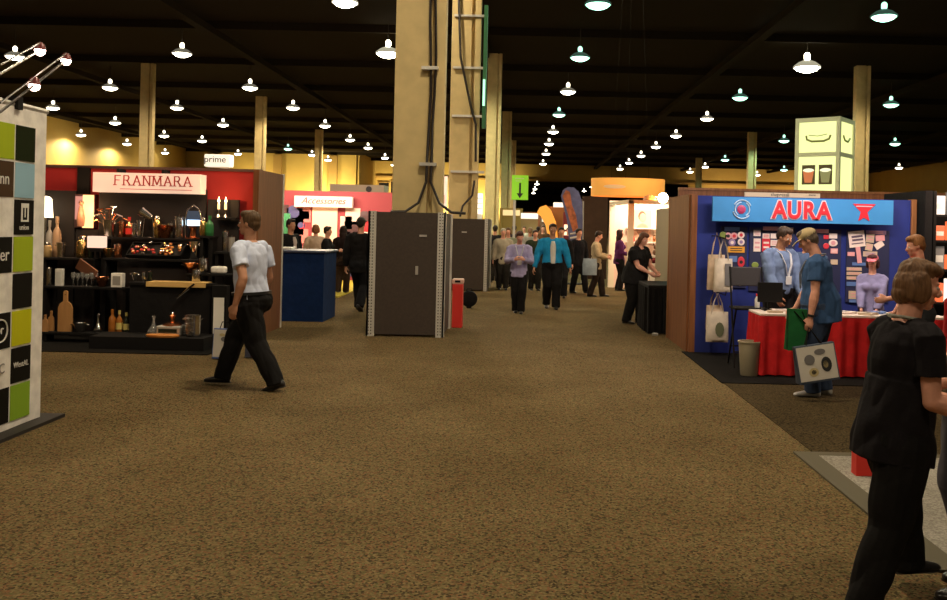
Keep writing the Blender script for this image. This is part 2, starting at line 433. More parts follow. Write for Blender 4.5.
    for sp, el, wr, hdir, sg in arms:
        t_.tube([shc+sd*sg*.03*H+up*.006*H, sp-sd*sg*.012*H+up*.006*H, sp+sd*sg*.004*H, sp.lerp(el, .35), sp.lerp(el, .62)],
                [.030*H*g, (.031+ease*.5)*H*g, (.033+ease*.5)*H*g, (.031+ease*.8)*H*g, (.031+ease)*H*g], 12)
        if sl == 'long':
            t_.tube([sp.lerp(el, .5), el, el.lerp(wr, .4), el.lerp(wr, .97)], [(.032+ease)*H*g, (.029+ease)*H, (.028+ease)*H, (.021+ease*.6)*H], 12)
            t_.ball(el, (.0285+ease)*H)
    to = remesh_build(t_, kind, tm, root, vs, 1, (.006 if kind == 'jacket' else .0065)*H, 8, (1.2, 1.2, .8))
    if collar:
        cm = cloth('collar_%d_%d_%d' % tuple(int(c*999) for c in tc), tuple(min(1, c*1.06) for c in tc))
        k = MB(); cc = neck-up*.008*H
        k.tube([cc+sd*.041*math.cos(a)*H*g**.5+fd2*.042*math.sin(a)*H-up*(.010 if math.sin(a) > .6 else 0)*H for a in [PI/2+.25+i*(2*PI-.5)/14 for i in range(15)]], .0085*H, 7)
        k.build('collar', cm, to, smooth=60, world=False)
    bk, bc = bottom
    bmn = cloth('%s_%d_%d_%d' % ((bk,)+tuple(int(c*999) for c in bc)), bc)
    p = MB(); torso(p, .0155 if tucked else .009, -.06, .045)
    for hp, kn, ank, d in legs:
        p.tube([hp+Z_*.0*H, hp.lerp(kn, .12), hp.lerp(kn, .5), kn, kn.lerp(ank, .5), ank.lerp(kn, .08)+d*.004*H, ank-Z_*.018*H+d*.004*H],
               [.060*H*g, .070*H*g, .063*H*g, .053*H*g**.5, .049*H*g**.5, .047*H, .048*H], 14)
    for sg in (1, -1): p.ball(hip-up*.02*H-fd*.030*H+S_*sg*.043*H, (.060*H*g, .058*H*g, .062*H))
    po = remesh_build(p, bk, bmn, root, vs, 1, .006*H, 7, (1.2, 1.2, .7))
    for hp, kn, ank, d in legs:
        s = MB(); fl = ank-Z_*.045*H+Z_*.0; sdv = d.cross(Z_).normalized(); u2 = sdv.cross(d).normalized()
        def sp_(f, z): return ank-u2*(.045-z)*H+d*f*H
        s.ering([(sp_(-.042, .020), sdv*.014*H, u2*.014*H), (sp_(-.034, .023), sdv*.021*H, u2*.022*H), (sp_(-.008, .026), sdv*.023*H, u2*.025*H), (sp_(.03, .022), sdv*.022*H, u2*.021*H),
                 (sp_(.07, .016), sdv*.026*H, u2*.015*H), (sp_(.098, .013), sdv*.022*H, u2*.012*H), (sp_(.112, .011), sdv*.010*H, u2*.008*H)], 14)
        so = remesh_build(s, 'shoe', mat('shoe_%d' % int(shoe[0]*999), shoe, .35), root, max(.008, vs*.8), 1)
        q = MB(); q.ering([(sp_(-.043, .003), sdv*.017*H, u2*.003*H), (sp_(-.03, .003), sdv*.023*H, u2*.0035*H), (sp_(.03, .003), sdv*.022*H, u2*.0035*H), (sp_(.075, .003), sdv*.027*H, u2*.0035*H), (sp_(.11, .003), sdv*.014*H, u2*.003*H)], 14)
        q.build('sole', mat('shoe_sole', (.03, .025, .02), .7), so, smooth=50, world=False)
    if belt:
        q = MB(); q.ering([(hip+up*.028*H, S_*(.106*g+.002)*H*(1+belly*.4), fd*(.083*g+.002)*H*(1+belly*.75)), (hip+up*.044*H, S_*(.104*g+.002)*H*(1+belly*.42), fd*(.082*g+.002)*H*(1+belly*.85))], 24)
        bo = q.build('belt', mat('belt_leather', belt, .4), root, smooth=60, world=False)
    fr = hip+up*.19*H+fd2*(.095*g+.0)*H
    if inner:      # a lighter shirt showing in the open front
        q = MB()
        rg = [(hip+up*z*H+fd2*(o_*g+.004)*H, sd*w*H, fd2*.012*H) for z, o_, w in ((.03, .078*(1+belly*.6), .026), (.08, .074*(1+belly*.8), .028), (.14, .073*(1+belly*.25), .030), (.20, .076, .034), (.25, .070, .030), (.29, .055, .018))]
        q.ering(rg, 12); q.build('shirt_front', cloth('inner_%d' % int(inner[0]*999), inner), root, smooth=60, world=False)
    if lanyard:
        q = MB(); z_end = .13
        for sg in (1, -1):
            pts = [neck+up*.006*H-fd2*.050*H+sd*sg*.004*H, neck+up*.008*H-fd2*.038*H+sd*sg*.034*H, neck+up*.006*H+sd*sg*.052*H, hip+up*.288*H+fd2*.066*H+sd*sg*.045*H, hip+up*.22*H+fd2*(.088+(.02 if female else 0))*g*H+sd*sg*.028*H, hip+up*z_end*H+fd2*.084*g*H*(1+belly*.3)+sd*sg*.004*H]
            q.tube(pts, [(.008*H, .004*H)]*6, 6)
        lo = q.build('lanyard', cloth('lanyard_%d_%d' % (int(lanyard[0]*999), int(lanyard[1]*999)), lanyard), root, world=False)
    if badge:
        q = MB(); cc = hip+up*.105*H+fd2*.09*g*H*(1+belly*.4)
        rot = Matrix((sd, -fd2, up)).transposed()
        q.box(cc, (.052*H, .004*H, .06*H), rot=rot); q.build('badge', mat('badge_card', badge, .4), root, world=False)
    if watch:
        sp, el, wr, hdir, sg = arms[0 if watch == 'L' else 1]
        q = MB(); d_ = (wr-el).normalized(); q.tube([wr-d_*.018*H, wr-d_*.004*H], .0215*H, 12); q.build('wristwatch', mat('watch_black', (.02, .02, .02), .3), root, smooth=50, world=False)
    root['_arms'] = 0; del root['_arms']
    return root, dict(wr=[WM[root.name] @ a[2] for a in arms], hd=[WM[root.name] @ (a[2]+a[3]*.05*H) for a in arms])
# ---------------------------------------------------------------- palette
def XA(px, Y, z):
    v = F*(HC-z)/Y
    return ((px-VX+v*math.sin(ROLL))/math.cos(ROLL))*Y/F
black = mat('black_paint', (.007, .006, .0055), .8, spec=.2)
blackcloth = cloth('black_cloth', (.010, .009, .009))
steel = mat('steel', (.55, .53, .50), .22, 1.)
chrome = mat('chrome', (.8, .78, .75), .12, 1.)
copper = mat('copper', (.75, .30, .14), .25, 1.)
gold = mat('gold', (.8, .55, .2), .25, 1.)
alu = mat('aluminium', (.62, .6, .56), .4, .7)
white = mat('white_paint', (.75, .72, .66), .5)
whitecloth = cloth('white_cloth', (.90, .86, .80))
red = mat('red_paint', (.62, .03, .02), .45)
amber = mat('amber_glass', (.35, .12, .02), .15)
greeng = mat('green_glass', (.03, .16, .05), .12)
darkg = mat('dark_glass', (.015, .02, .012), .08)
cream = mat('cream_column_paint', (.64, .49, .22), .6, noise_s=3, noise_a=.15)
wallpaint = mat('yellow_wall_paint', (.50, .34, .09), .8, noise_s=.4, noise_a=.12)
woodp = woodm('wood_panel', (.15, .055, .02), (.27, .105, .04))
woodl = woodm('wood_light', (.40, .20, .07), (.55, .29, .11), 12, 2)
# ---------------------------------------------------------------- the hall
ZC = 10.5
fl = MB().span((-42, -8, -.1), (48, 232, 0)).build('floor', carpet('hall_carpet', [(.052, .038, .020), (.13, .092, .044), (.235, .17, .080), (.11, .105, .042), (.20, .098, .048)]), origin=(0, 0, 0)); struct(fl, 'brown and olive flecked hall carpet')
b = MB().span((-42, -8, ZC), (48, 232, ZC+.2))
for y in range(4, 230, 9): b.span((-42, y-.12, ZC-.35), (48, y+.12, ZC+.02))
for x in range(-38, 48, 12): b.span((x-.2, -8, ZC-.6), (x+.2, 232, ZC-.3))
struct(b.build('ceiling', mat('ceiling_black', (.022, .016, .010), .95, spec=.1), origin=(0, 0, ZC)))
def wall(name, a, c, m=wallpaint): return struct(MB().span(a, c).build(name, m, origin=((a[0]+c[0])/2, (a[1]+c[1])/2, min(a[2], c[2]))))
wall('wall_left', (-42.3, -8, 0), (-42, 112, ZC))
wall('wall_right', (48, -8, 0), (48.3, 232, ZC))
wall('wall_back_left', (-42, 112, 0), (-20.8, 112.4, ZC))
wall('wall_back_return', (-20.9, 112.4, 0), (-20.5, 125.4, ZC))
wb = MB(); wb.span((-20.5, 125, 0), (-1.4, 125.4, ZC)); wb.span((-1.4, 125, 8.2), (23, 125.4, ZC)); wb.span((23, 125, 0), (48, 125.4, ZC))
struct(wb.build('wall_back', wallpaint, origin=(0, 125, 0)))
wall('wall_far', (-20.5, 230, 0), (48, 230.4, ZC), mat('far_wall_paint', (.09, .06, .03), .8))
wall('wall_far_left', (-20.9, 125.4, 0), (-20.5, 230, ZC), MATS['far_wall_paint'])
for i, x in enumerate((-38, -30.5, -23.6)):
    struct(MB().span((x-.5, 111.5, 0), (x+.5, 112.05, ZC-.5)).build('trim_%d' % (i+1), mat('pilaster_paint', (.36, .22, .06), .8)))
struct(MB().span((-20.4, 124.8, 8.1), (47.9, 125.0, 8.35)).build('trim_4', MATS['pilaster_paint']))
for i, (x, z0, z1) in enumerate(((-19.3, 5.2, 7.4), (-17.6, 4.2, 7.6))):
    w = MB().span((x-.7, 124.9, z0), (x+.7, 125.02, z1)).build('window_%d' % (i+1), mat('window_dark', (.01, .01, .012), .08)); struct(w)
    f = MB()
    for s in (-1, 1): f.span((x+s*.74-.05, 124.85, z0-.1), (x+s*.74+.05, 125, z1+.1))
    f.span((x-.8, 124.85, z1), (x+.8, 125, z1+.1)); f.span((x-.8, 124.85, z0-.1), (x+.8, 125, z0)); f.build('window_frame', MATS['pilaster_paint'], w)
# second carpet of the cross aisle, booth carpets, white mat
tag(MB().span((2.27, 6.9, 0), (14, 9.93, .006)).build('aisle_carpet', carpet('olive_carpet', [(.02, .015, .007), (.055, .041, .019), (.10, .073, .034), (.06, .036, .018)]), origin=(8, 8.4, 0)), 'darker olive carpet of the side aisle before the red draped table', 'carpet')
tag(MB().span((2.25, 9.95, 0), (5.6, 12.45, .012)).build('booth_carpet', carpet('black_carpet', [(.008, .007, .006), (.013, .012, .011), (.018, .016, .014)]), origin=(3.9, 11, 0)), 'black carpet under the blue badge booth', 'carpet')
tag(MB().span((-9, 11.15, 0), (-3.86, 14.2, .012)).build('booth_carpet', MATS['black_carpet'], origin=(-6.4, 12, 0)), 'black carpet under the wine accessory booth', 'carpet')
t = thing('carpet_mat', 'pale grey booth mat behind the woman in black', 'mat', (4.6, 5.7, 0))
MB().span((2.27, 4.5, 0), (7, 6.78, .012)).build('pile', carpet('pale_carpet', [(.22, .20, .17), (.31, .29, .25), (.38, .35, .31)]), t)
MB().span((2.11, 4.5, 0), (2.27, 6.88, .014)).span((2.27, 6.78, 0), (7, 6.88, .014)).build('edging', mat('mat_edging', (.075, .06, .03), .8), t)
# ---------------------------------------------------------------- columns
def column(X, Y, label, w=.62, detail=True, group=None):
    t = thing('support_column', label, 'column', (X, Y, 0), 0, group)
    b = MB()
    b.span((X-w*.56, Y-.02, 0), (X+w*.22, Y+.42, ZC-.36), bev=.02)
    b.span((X+w*.20, Y+.10, 0), (X+w*.56, Y+.34, ZC-.36))
    b.build('shaft', cream, t)
    b = MB(); b.span((X+w*.34, Y-.05, 0), (X+w*.58, Y+.09, ZC-.37), bev=.02); b.build('flange', cream, t)
    return t
c1 = column(-1.66, 14.15, 'nearest yellow column with two black cables, rising from the nearest grey cabinet', .70)
for i, (dx, a) in enumerate(((.17, -.32), (.24, .32))):
    x = -1.66+dx; pts = [(x+.02*math.sin(k*1.3+i), 14.06, ZC-.7-k*.55) for k in range(15)]
    pts = [p for p in pts if p[2] > 2.5]+[(x-.02, 14.02, 2.35), (x+a*.4, 13.98, 2.02), (x+a, 13.93, 1.88), (x+a*1.7, 13.88, 1.87)]
    MB().tube(pts, .022, 6).build('cable', mat('cable_black', (.02, .014, .01), .5), c1, smooth=60)
b = MB()
for z in (2.6, 4.1, 5.3, 6.8): b.span((-1.62, 14.0, z), (-1.36, 14.13, z+.05))
b.build('cable_clamp', alu, c1)
c2 = column(-1.62, 24.3, 'second yellow column from the front, with a green lamp tube and loose cable', .70)
MB().tube([(-1.85, 24.2, 8), (-1.75, 24.15, 6.2), (-1.45, 24.12, 4.9), (-1.3, 24.1, 4.4), (-1.28, 24.1, 3.4)], .035, 6).build('cable', MATS['cable_black'], c2, smooth=60)
MB().tube([(-1.30, 24.1, 2.9), (-1.35, 24.1, 2.5), (-1.6, 24.05, 2.2), (-1.66, 24.0, 1.92)], .03, 6).build('cable', MATS['cable_black'], c2, smooth=60)
b = MB(); b.span((-1.14, 24.1, 4.3), (-1.04, 24.25, 7.6)); o = b.build('tube_housing', mat('green_housing', (.02, .12, .04), .5), c2)
b = MB(); b.span((-1.13, 24.03, 4.9), (-1.07, 24.09, 5.6)); b.build('lit_tube', emis('tube_green', (.45, 1, .6), 1.2), c2)
b = MB()
for z in (3.1, 4.6, 5.9, 7.3): b.span((-1.95, 24.18, z), (-1.05, 24.27, z+.06))
b.build('cable_clamp', alu, c2)
column(-1.50, 44, 'third yellow column from the front on the aisle line')
column(-1.28, 66, 'fourth yellow column from the front on the aisle line')
column(-1.1, 88, 'most distant yellow column on the aisle line, left of the green arrow sign')
column(-20.6, 49, 'leftmost yellow column, rising behind the white wine accessory sign')
column(-17.9, 61, 'yellow column rising behind the wood end panel on the left')
column(-18.7, 82, 'thin distant yellow column above the bright pink booth')
column(16.9, 45, 'yellow column just right of the glowing sign tower')
column(19.3, 76, 'yellow column left of the glowing sign tower')
column(20.3, 104, 'faint distant yellow column, well left of the glowing sign tower')
# ---------------------------------------------------------------- tall cabinets at the column feet
def panel_cabinet(x0, x1, y0, y1, h, label):
    t = thing('panel_cabinet', label, 'cabinet', ((x0+x1)/2, y0, 0))
    b = MB(); b.span((x0+.02, y0+.02, .03), (x1-.02, y0+.07, h)); b.span((x0+.02, y1-.05, .03), (x1-.02, y1, h)); b.span((x0+.02, y0+.07, .03), (x0+.07, y1-.05, h)); b.span((x1-.07, y0+.07, .03), (x1-.02, y1-.05, h)); b.build('panel', mat('cabinet_grey', (.055, .037, .026), .7, noise_s=30, noise_a=.2), t)
    for (x, y) in ((x0, y0), (x1-.12, y0)):
        b = MB(); b.span((x, y, 0), (x+.12, y+.03, h+.01))
        b.span((x if x == x0 else x+.09, y, 0), ((x if x == x0 else x+.09)+.03, y+.14, h+.01))
        o = b.build('corner_post', mat('post_metal', (.66, .63, .57), .5, .4), t)
        q = MB(); n = int(h/.045)
        for k in range(n):
            for dx in (.035, .075): q.lathe((x+dx, y-.0015, .04+k*.045), [(.010, 0), (.010, .003)], 6, Matrix.Rotation(R(90), 3, 'X'))
        q.build('perforations', mat('hole_dark', (.03, .025, .02), .8), o)
    b = MB(); b.span((x1-.03, y1-.13, 0), (x1+.004, y1, h)); b.build('corner_post', MATS['post_metal'], t)
    return t
k1 = panel_cabinet(-2.30, -1.14, 13.45, 14.75, 1.86, 'nearest grey panelled cabinet with perforated metal corner posts')
MB().span((-1.53, 13.452, 1.50), (-1.42, 13.47, 1.53)).build('door_plate', alu, k1)
MB().span((-1.58, 13.452, .93), (-1.54, 13.47, 1.06)).build('keyhole_plate', alu, k1)
k2 = panel_cabinet(-2.05, -.84, 23.2, 24.9, 1.86, 'farther grey panelled cabinet behind the red bin')
MB().span((-1.55, 23.2, 1.5), (-1.42, 23.22, 1.53)).build('door_plate', alu, k2)
# red bin and the black bag beside
g = Vector((-1.03, 14.9, 0))
t = thing('waste_bin', 'tall slim red bin beside the nearest grey cabinet', 'bin', g)
MB().span((g.x-.09, g.y-.12, 0), (g.x+.08, g.y+.12, .72), bev=.012).build('bin_body', red, t)
MB().span((g.x-.10, g.y-.13, .72), (g.x+.09, g.y+.13, .80), bev=.02).build('lid', mat('bin_lid', (.75, .45, .35), .5), t)
MB().span((g.x-.05, g.y-.133, .745), (g.x+.04, g.y-.12, .78)).build('opening', black, t)
g = G(469, 308)
t = thing('shoulder_bag', 'round black bag standing upright on the carpet by the red bin', 'bag', g)
b = MB(); b.lathe((g.x, g.y+.08, .19), [(0, -.02), (.12, -.02), (.165, .01), (.17, .08), (.165, .15), (.12, .18), (0, .18)], 20, Matrix.Rotation(R(90), 3, 'X')); b.span((g.x-.05, g.y-.08, 0), (g.x+.05, g.y+.08, .06), bev=.015)
b.build('bag_body', blackcloth, t, smooth=50)
MB().tube([(g.x-.06, g.y, .34), (g.x-.04, g.y, .40), (g.x+.04, g.y, .40), (g.x+.06, g.y, .34)], .008, 6).build('handle', blackcloth, t, smooth=60)
# ---------------------------------------------------------------- white banner with coloured squares
BX = -3.93
def by(px): return F*3.93/(VX-px)
t = thing('fabric_banner', 'tall white fabric banner with green, black and blue squares at the left edge', 'banner', (BX, 6.4, 0))
b = MB(); n = 24
rows = [[], []]
pts = []
for i in range(n+1):
    y = 5.2+(7.40-5.2)*i/n; pts.append((BX+.003*math.sin(i*1.1), y))
for dz in (.045, 2.52):
    pass
for i in range(n):
    (x0, y0), (x1, y1) = pts[i], pts[i+1]
    b.prism([(x0, y0, .03), (x1, y1, .03), (x1, y1, 2.52), (x0, y0, 2.52)], (-.03, 0, 0))
cl = b.build('fabric', whitecloth, t, smooth=60)
MB().span((BX-.22, 5.1, 0), (BX+.13, 7.56, .028)).build('base_plate', mat('base_dark', (.02, .015, .012), .7), t)
MB().tube([(BX-.015, 5.15, 2.54), (BX-.015, 7.43, 2.54)], .022, 8).build('top_rail', alu, t)
pal = {'k': (.010, .008, .005), 'd': (.014, .02, .005), 'b': (.30, .50, .62), 'l': (.36, .46, .02), 'y': (.52, .52, .01), 'w': (.72, .68, .6), 'g': (.25, .42, .03), 'n': (.07, .04, .02)}
yr = [7.24, 6.945, 6.65, 6.355, 6.06, 5.765]
cols = [list('dbklkykg'), list('lnwkwkwk'), list('wkgwbwkl'), list('kwkywgwb'), list('lwbkwkyw')]
z_top = 2.39
for ci, col_ in enumerate(cols):
    for ri, k in enumerate(col_):
        if k == 'w': continue
        y1 = yr[ci]-.010; y0 = yr[ci+1]+.010; z1 = z_top-ri*.289-.008; z0 = z1-.273
        MB().span((BX+.0035, y0, z0), (BX+.0065, y1, z1)).build('colour_square', mat('square_'+k, pal[k], .9, spec=.1), t)
def btext(s, ci, ri, size, m, dz=0):
    y = (yr[ci]+yr[ci+1])/2; z = z_top-ri*.289-.145+dz
    text_obj('lettering', s, size, (BX+.008, y, z), m, t, rot=(R(90), 0, R(90)), extrude=.0015)
btext('inn', 1, 1, .13, MATS['white_paint']); btext('der', 1, 3, .14, MATS['white_paint']); btext('TC', 1, 6, .11, mat('grey_ink', (.3, .28, .25), .7))
btext('WestAL', 0, 6, .062, MATS['white_paint']); btext('union', 0, 2, .06, MATS['white_paint'], -.08)
y = (yr[0]+yr[1])/2; z = z_top-2*.289-.11
b = MB(); b.span((BX+.011, y-.055, z-.07), (BX+.0125, y+.055, z+.075)); o = b.build('emblem', white, t)
b = MB(); b.span((BX+.0125, y-.03, z-.045), (BX+.014, y-.01, z+.04)); b.span((BX+.0125, y+.01, z-.045), (BX+.014, y+.03, z+.04)); b.span((BX+.0125, y-.03, z-.055), (BX+.014, y+.03, z-.035)); b.build('emblem_mark', MATS['square_k'], o)
y = (yr[1]+yr[2])/2; z = z_top-5*.289-.14
b = MB(); b.tube([(BX+.013, y+.085*math.cos(a), z+.085*math.sin(a)) for a in [k*PI/10 for k in range(21)]], .006, 5); b.build('emblem', white, t); btext('pr', 1, 5, .1, MATS['white_paint'], .01)
# clip-on lamps on two arms above the banner
for k, (a, c, lab) in enumerate((((0, 112, 5.0), (66, 60, 6.6), 'lower chrome arm light with two lit heads above the banner'), ((0, 74, 5.0), (40, 50, 6.0), 'upper chrome arm light above the banner, at the left edge'))):
    p, q = P(*a), P(*c); d = (q-p)
    p0 = Vector((BX-.015, p.y-.6, 2.545)) if k == 0 else Vector((BX-.015, 5.3, 2.545))
    t2 = thing('arm_light', lab, 'light', p0)
    off = Vector((0, 0, .05))
    b = MB(); b.tube([p0, p, q], .009, 6); b.tube([p+off, q+off], .006, 6); b.build('arm', mat('arm_metal', (.2, .18, .17), .3, .9), t2, smooth=60)
    hs = ((1.0,), (.45, 1.0))[k == 0]
    for h in hs:
        c_ = p+d*h
        b = MB(); b.lathe(c_, [(.015, .05), (.026, .04), (.038, 0), (.034, 0), (.02, .035)], 14); b.build('lamp_head', mat('lamp_red', (.18, .01, .01), .4), t2, smooth=60)
        MB().ball(c_+Vector((0, 0, -.005)), .034, 10).build('bulb', emis('bulb_pink', (1, .72, .6), 20), t2, smooth=60)
MB().span((BX-.05, 6.93, 2.50), (BX+.03, 7.0, 2.60)).build('clip', black, t)
# ---------------------------------------------------------------- ceiling lamps
def lamp_proto(name, col, strength, sh):
    t = thing(name, 'x', 'ceiling lamp', (0, 0, 0))
    b = MB(); b.lathe((0, 0, 0), [(.44, .0), (.42, .05), (.26, .17), (.08, .24), (.08, .27), (.28, .19), (.445, .06), (.455, .0)], 20); b.build('reflector', mat('reflector_'+name+str(sh), (.12, .11, .09), .5, emit=sh*.2, ecol=col), t, smooth=60, world=False)
    b = MB(); b.lathe((0, 0, 0), [(0, -.16), (.16, -.14), (.32, -.08), (.435, .02), (.36, .05), (0, .05)], 20); b.build('lens', emis('lens_'+name+str(strength), col, strength), t, smooth=60, world=False)
    b = MB(); b.lathe((0, 0, .27), [(.06, 0), (.10, .04), (.10, .18), (.05, .24)], 12); b.build('ballast', emis('ballast_'+name+str(strength), col, strength*.35), t, smooth=60, world=False)  # the ballast is no lamp; its emission makes it look lit
    b = MB(); b.cyl((0, 0, .5), .02, ZC-.5-9.2, 6); b.build('rod', mat('rod_dark', (.05, .04, .03), .7), t, world=False)
    return t
WC = (1.0, .80, .50); GC = (.35, 1., .62)
protoW = lamp_proto('ceiling_lamp', (1., .9, .66), 14, .5); protoG = lamp_proto('ceiling_lamp', (.42, 1., .72), 5, .25); protoS = lamp_proto('ceiling_lamp', (1., .93, .66), 40, 1.5)
used = {}
def put_lamp(proto, px, py, label, group=None, sc_=1., z=9.2):
    u, v = uv(px, py); Y = F*(HC-z)/v
    loc = (u*Y/F, Y, z)
    if id(proto) not in used:
        used[id(proto)] = 1; proto.location = loc; proto['label'] = label; o = proto
        if group: o['group'] = group
    else: o = dup(proto, loc, 0, label, group, sc_)
    return o
ordn = ['nearest', 'second nearest', 'third nearest', 'fourth nearest', 'fifth nearest', 'sixth nearest', 'seventh nearest', 'eighth nearest', 'ninth nearest', 'tenth nearest', 'farthest']
LP = []
def row(pts, place, proto=protoW, word='white'):
    gname = '%s ceiling lamps %s' % (word, place)
    for i, (x, y) in enumerate(pts):
        o = put_lamp(proto, x, y, '%s glowing %s ceiling lamp %s' % (ordn[i], word, place), gname); LP.append((o, word))
put_lamp(protoS, 345, 3, 'largest and brightest ceiling lamp, cut by the top edge of the photo'); LP.append((protoS, 'big'))
o = put_lamp(protoS, 807, 68, 'very bright white ceiling lamp high on the right, left above the sign tower', sc_=1.35); LP.append((o, 'big'))
o = put_lamp(protoS, 388, 54, 'bright white ceiling lamp just left of the nearest yellow column', sc_=1.2); LP.append((o, 'big'))
row([(568, 92), (553, 132), (549, 144), (546, 154), (543, 164)], 'in the row straight over the aisle')
row([(538.5, 179), (537, 184), (535, 189), (533.5, 193)], 'of the far hall over the aisle')
row([(600, 182), (592, 187), (584, 191)], 'of the far hall right of the aisle')
row([(707, 119), (676, 136), (656, 147), (641, 156), (629, 163), (620, 169)], 'in the row slanting in from the right')
row([(182, 54), (250, 88), (293, 108), (325, 126), (350, 140), (385, 158)], 'in the row slanting down to the columns')
row([(15, 57), (110, 88), (177, 108), (223, 125), (312, 155)], 'in the left row passing the leftmost column')
row([(53, 108), (115, 123), (164, 136), (202, 141), (238, 154)], 'in the outer left row')
row([(81, 135), (127, 144), (165, 153)], 'in the outermost left row by the wall')
row([(368, 148), (328, 160), (394, 165)], 'just left of the columns, low over the pink booth')
row([(598, 5), (580, 58), (559, 115)], 'over the aisle, unevenly spaced', protoG, 'green')
row([(884, 17), (891, 105), (895, 144)], 'in the row at the far right', protoG, 'green')
row([(740, 98), (784, 141)], 'between the right row and the sign tower', protoG, 'green')
row([(725, 160), (784, 170)], 'low above the blue badge booth', protoG, 'green')
row([(288, 149)], 'on the left, near the wall', protoG, 'green')
row([(899, 168), (862, 173), (757, 175), (705, 167), (690, 172)], 'in the lowest cluster over the right booths')
row([(79, -6)], 'high on the left above the banner lamps')
# ---------------------------------------------------------------- wine accessory booth (left)
YB = 13.25
redwall = mat('red_fabric_wall', (.30, .012, .012), .9, noise_s=2, noise_a=.2)
def zy(py, Y, px=150): return P(px, py, Y).z
t = thing('booth_wall', 'long dark red fabric booth wall behind the wine accessories', 'wall panel', (-6.4, YB, 0))
MB().span((-9, YB, 0), (-3.9, YB+.06, 2.40)).build('fabric_panel', redwall, t)
for x in (-7.55, -6.45): MB().span((x-.09, YB-.05, 0), (x+.09, YB, 2.41)).build('divider_post', black, t)
MB().span((-9, YB-.03, 2.40), (-3.86, YB+.09, 2.44)).build('top_rail', mat('rail_dark', (.05, .02, .015), .5), t)
t = thing('end_panel', 'wood grain end panel of the wine accessory booth', 'wall panel', (-3.84, 13.6, 0))
MB().span((-3.88, 12.95, .0), (-3.80, 14.25, 2.42)).build('board', woodp, t)
MB().span((-3.88, 14.25, 0), (-3.79, 14.31, 2.43)).build('corner_post', mat('post_white', (.7, .68, .62), .4, .3), t)
def back_black(x0, x1, z1, lab):
    return tag(MB().span((x0, YB-.12, 0), (x1, YB-.055, z1)).build('backing_board', mat('board_black', (.008, .005, .004), .9)), lab, 'board')
back_black(-8.9, XA(74, 13.1, 1.9), 2.06, 'black backing board behind the left wine shelves, by the banner')
back_black(XA(74.5, 13.1, 1.2), XA(97.5, 13.1, 1.2), 1.50, 'low black backing board under the glowing poster')
back_black(XA(98, 13.1, 1.9), XA(205, 13.1, 1.9), 2.12, 'black backing board behind the middle wine shelves')
back_black(XA(207, 13.1, 1.9), XA(238, 13.1, 1.9), 1.98, 'black backing board behind the two lit candles')
# sign
SY = 12.9
a, c = P(93, 172, SY), P(200, 194, SY)
t = thing('booth_sign', 'white FRANMARA sign with red serif letters', 'sign', ((a.x+c.x)/2, SY, c.z))
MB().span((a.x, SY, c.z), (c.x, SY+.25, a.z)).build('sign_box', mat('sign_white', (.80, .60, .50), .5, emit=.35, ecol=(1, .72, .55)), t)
inkr = mat('red_ink', (.55, .03, .02), .6)
LET = {'F': ([(0, 0, 0, 1), (0, 1, .55, 1), (0, .52, .42, .52)], [(0, 0)], .55), 'R': ([(0, 0, 0, 1), (0, 1, .4, 1), (.4, 1, .5, .78), (.5, .78, .4, .52), (.4, .52, 0, .52), (.28, .52, .62, 0)], [(0, 0), (.62, 0)], .62),
       'A': ([(0, 0, .33, 1), (.33, 1, .68, 0), (.14, .36, .54, .36)], [(0, 0), (.68, 0)], .68), 'N': ([(0, 0, 0, 1), (0, 1, .6, 0), (.6, 0, .6, 1)], [(0, 0), (.6, 1), (0, 1)], .6),
       'M': ([(0, 0, .06, 1), (.06, 1, .4, .1), (.4, .1, .74, 1), (.74, 1, .8, 0)], [(0, 0), (.8, 0), (.06, 1), (.74, 1)], .8)}
xs = P(115, 185, SY).x; xe = P(191, 185, SY).x; zl = c.z+.105; hh = .135
tot = sum(LET[k][2] for k in 'FRANMARA')+.32*7; s_ = (xe-xs)/tot
for k in 'FRANMARA':
    st, se, w = LET[k]; b = MB()
    for i, (x0, y0, x1, y1) in enumerate(st):
        A_ = Vector((xs+x0*s_, SY-.004, zl+y0*hh)); B_ = Vector((xs+x1*s_, SY-.004, zl+y1*hh)); d = B_-A_
        b.box((A_+B_)/2, (d.length+.008, .006, .017 if abs(d.x) < d.length*.6 else .011), rot=Matrix.Rotation(-math.atan2(d.z, d.x), 3, 'Y'))
    for x, y in se: b.box((xs+x*s_, SY-.004, zl+y*hh), (.055, .006, .010))
    b.build('letter', inkr, t); xs += (w+.32)*s_
MB().span((P(120, 190, SY).x, SY-.004, c.z+.045), (P(192, 190, SY).x, SY, c.z+.053)).build('underline', inkr, t)
for dx in (-.45, .2): MB().span((t.location.x+dx-.02, SY+.08, a.z), (t.location.x+dx+.02, SY+.3, a.z+.06)).build('bracket', black, t)
# stepped display
def shelf(name, lab, px0, px1, py, Y0, Y1, th=.03, legs=True, m=black, pymid=None):
    z = zy(py, Y0, (px0+px1)/2); x0, x1 = XA(px0, Y0, z), XA(px1, Y0, z)
    t = thing(name, lab, 'shelf', ((x0+x1)/2, (Y0+Y1)/2, 0))
    MB().span((x0, Y0, z-th), (x1, Y1, z), bev=.004).build('shelf_board', m, t)
    if legs:
        for x in (x0+.03, x1-.03): MB().span((x-.02, Y0+.02, .012), (x+.02, Y1-.02, z-th)).build('side_panel', black, t)
    return dict(t=t, z=z, Y=(Y0+Y1)/2, x0=x0, x1=x1)
S = {}
S['ct'] = shelf('display_shelf', 'black top shelf of the middle wine display', 100, 204, 238, 12.85, 13.10)
S['c2'] = shelf('display_shelf', 'black second shelf of the middle wine display holding the trays', 102, 197, 259, 12.45, 12.83)
S['lt'] = shelf('display_shelf', 'black top shelf of the left wine display', 42, 95, 258, 12.75, 13.10)
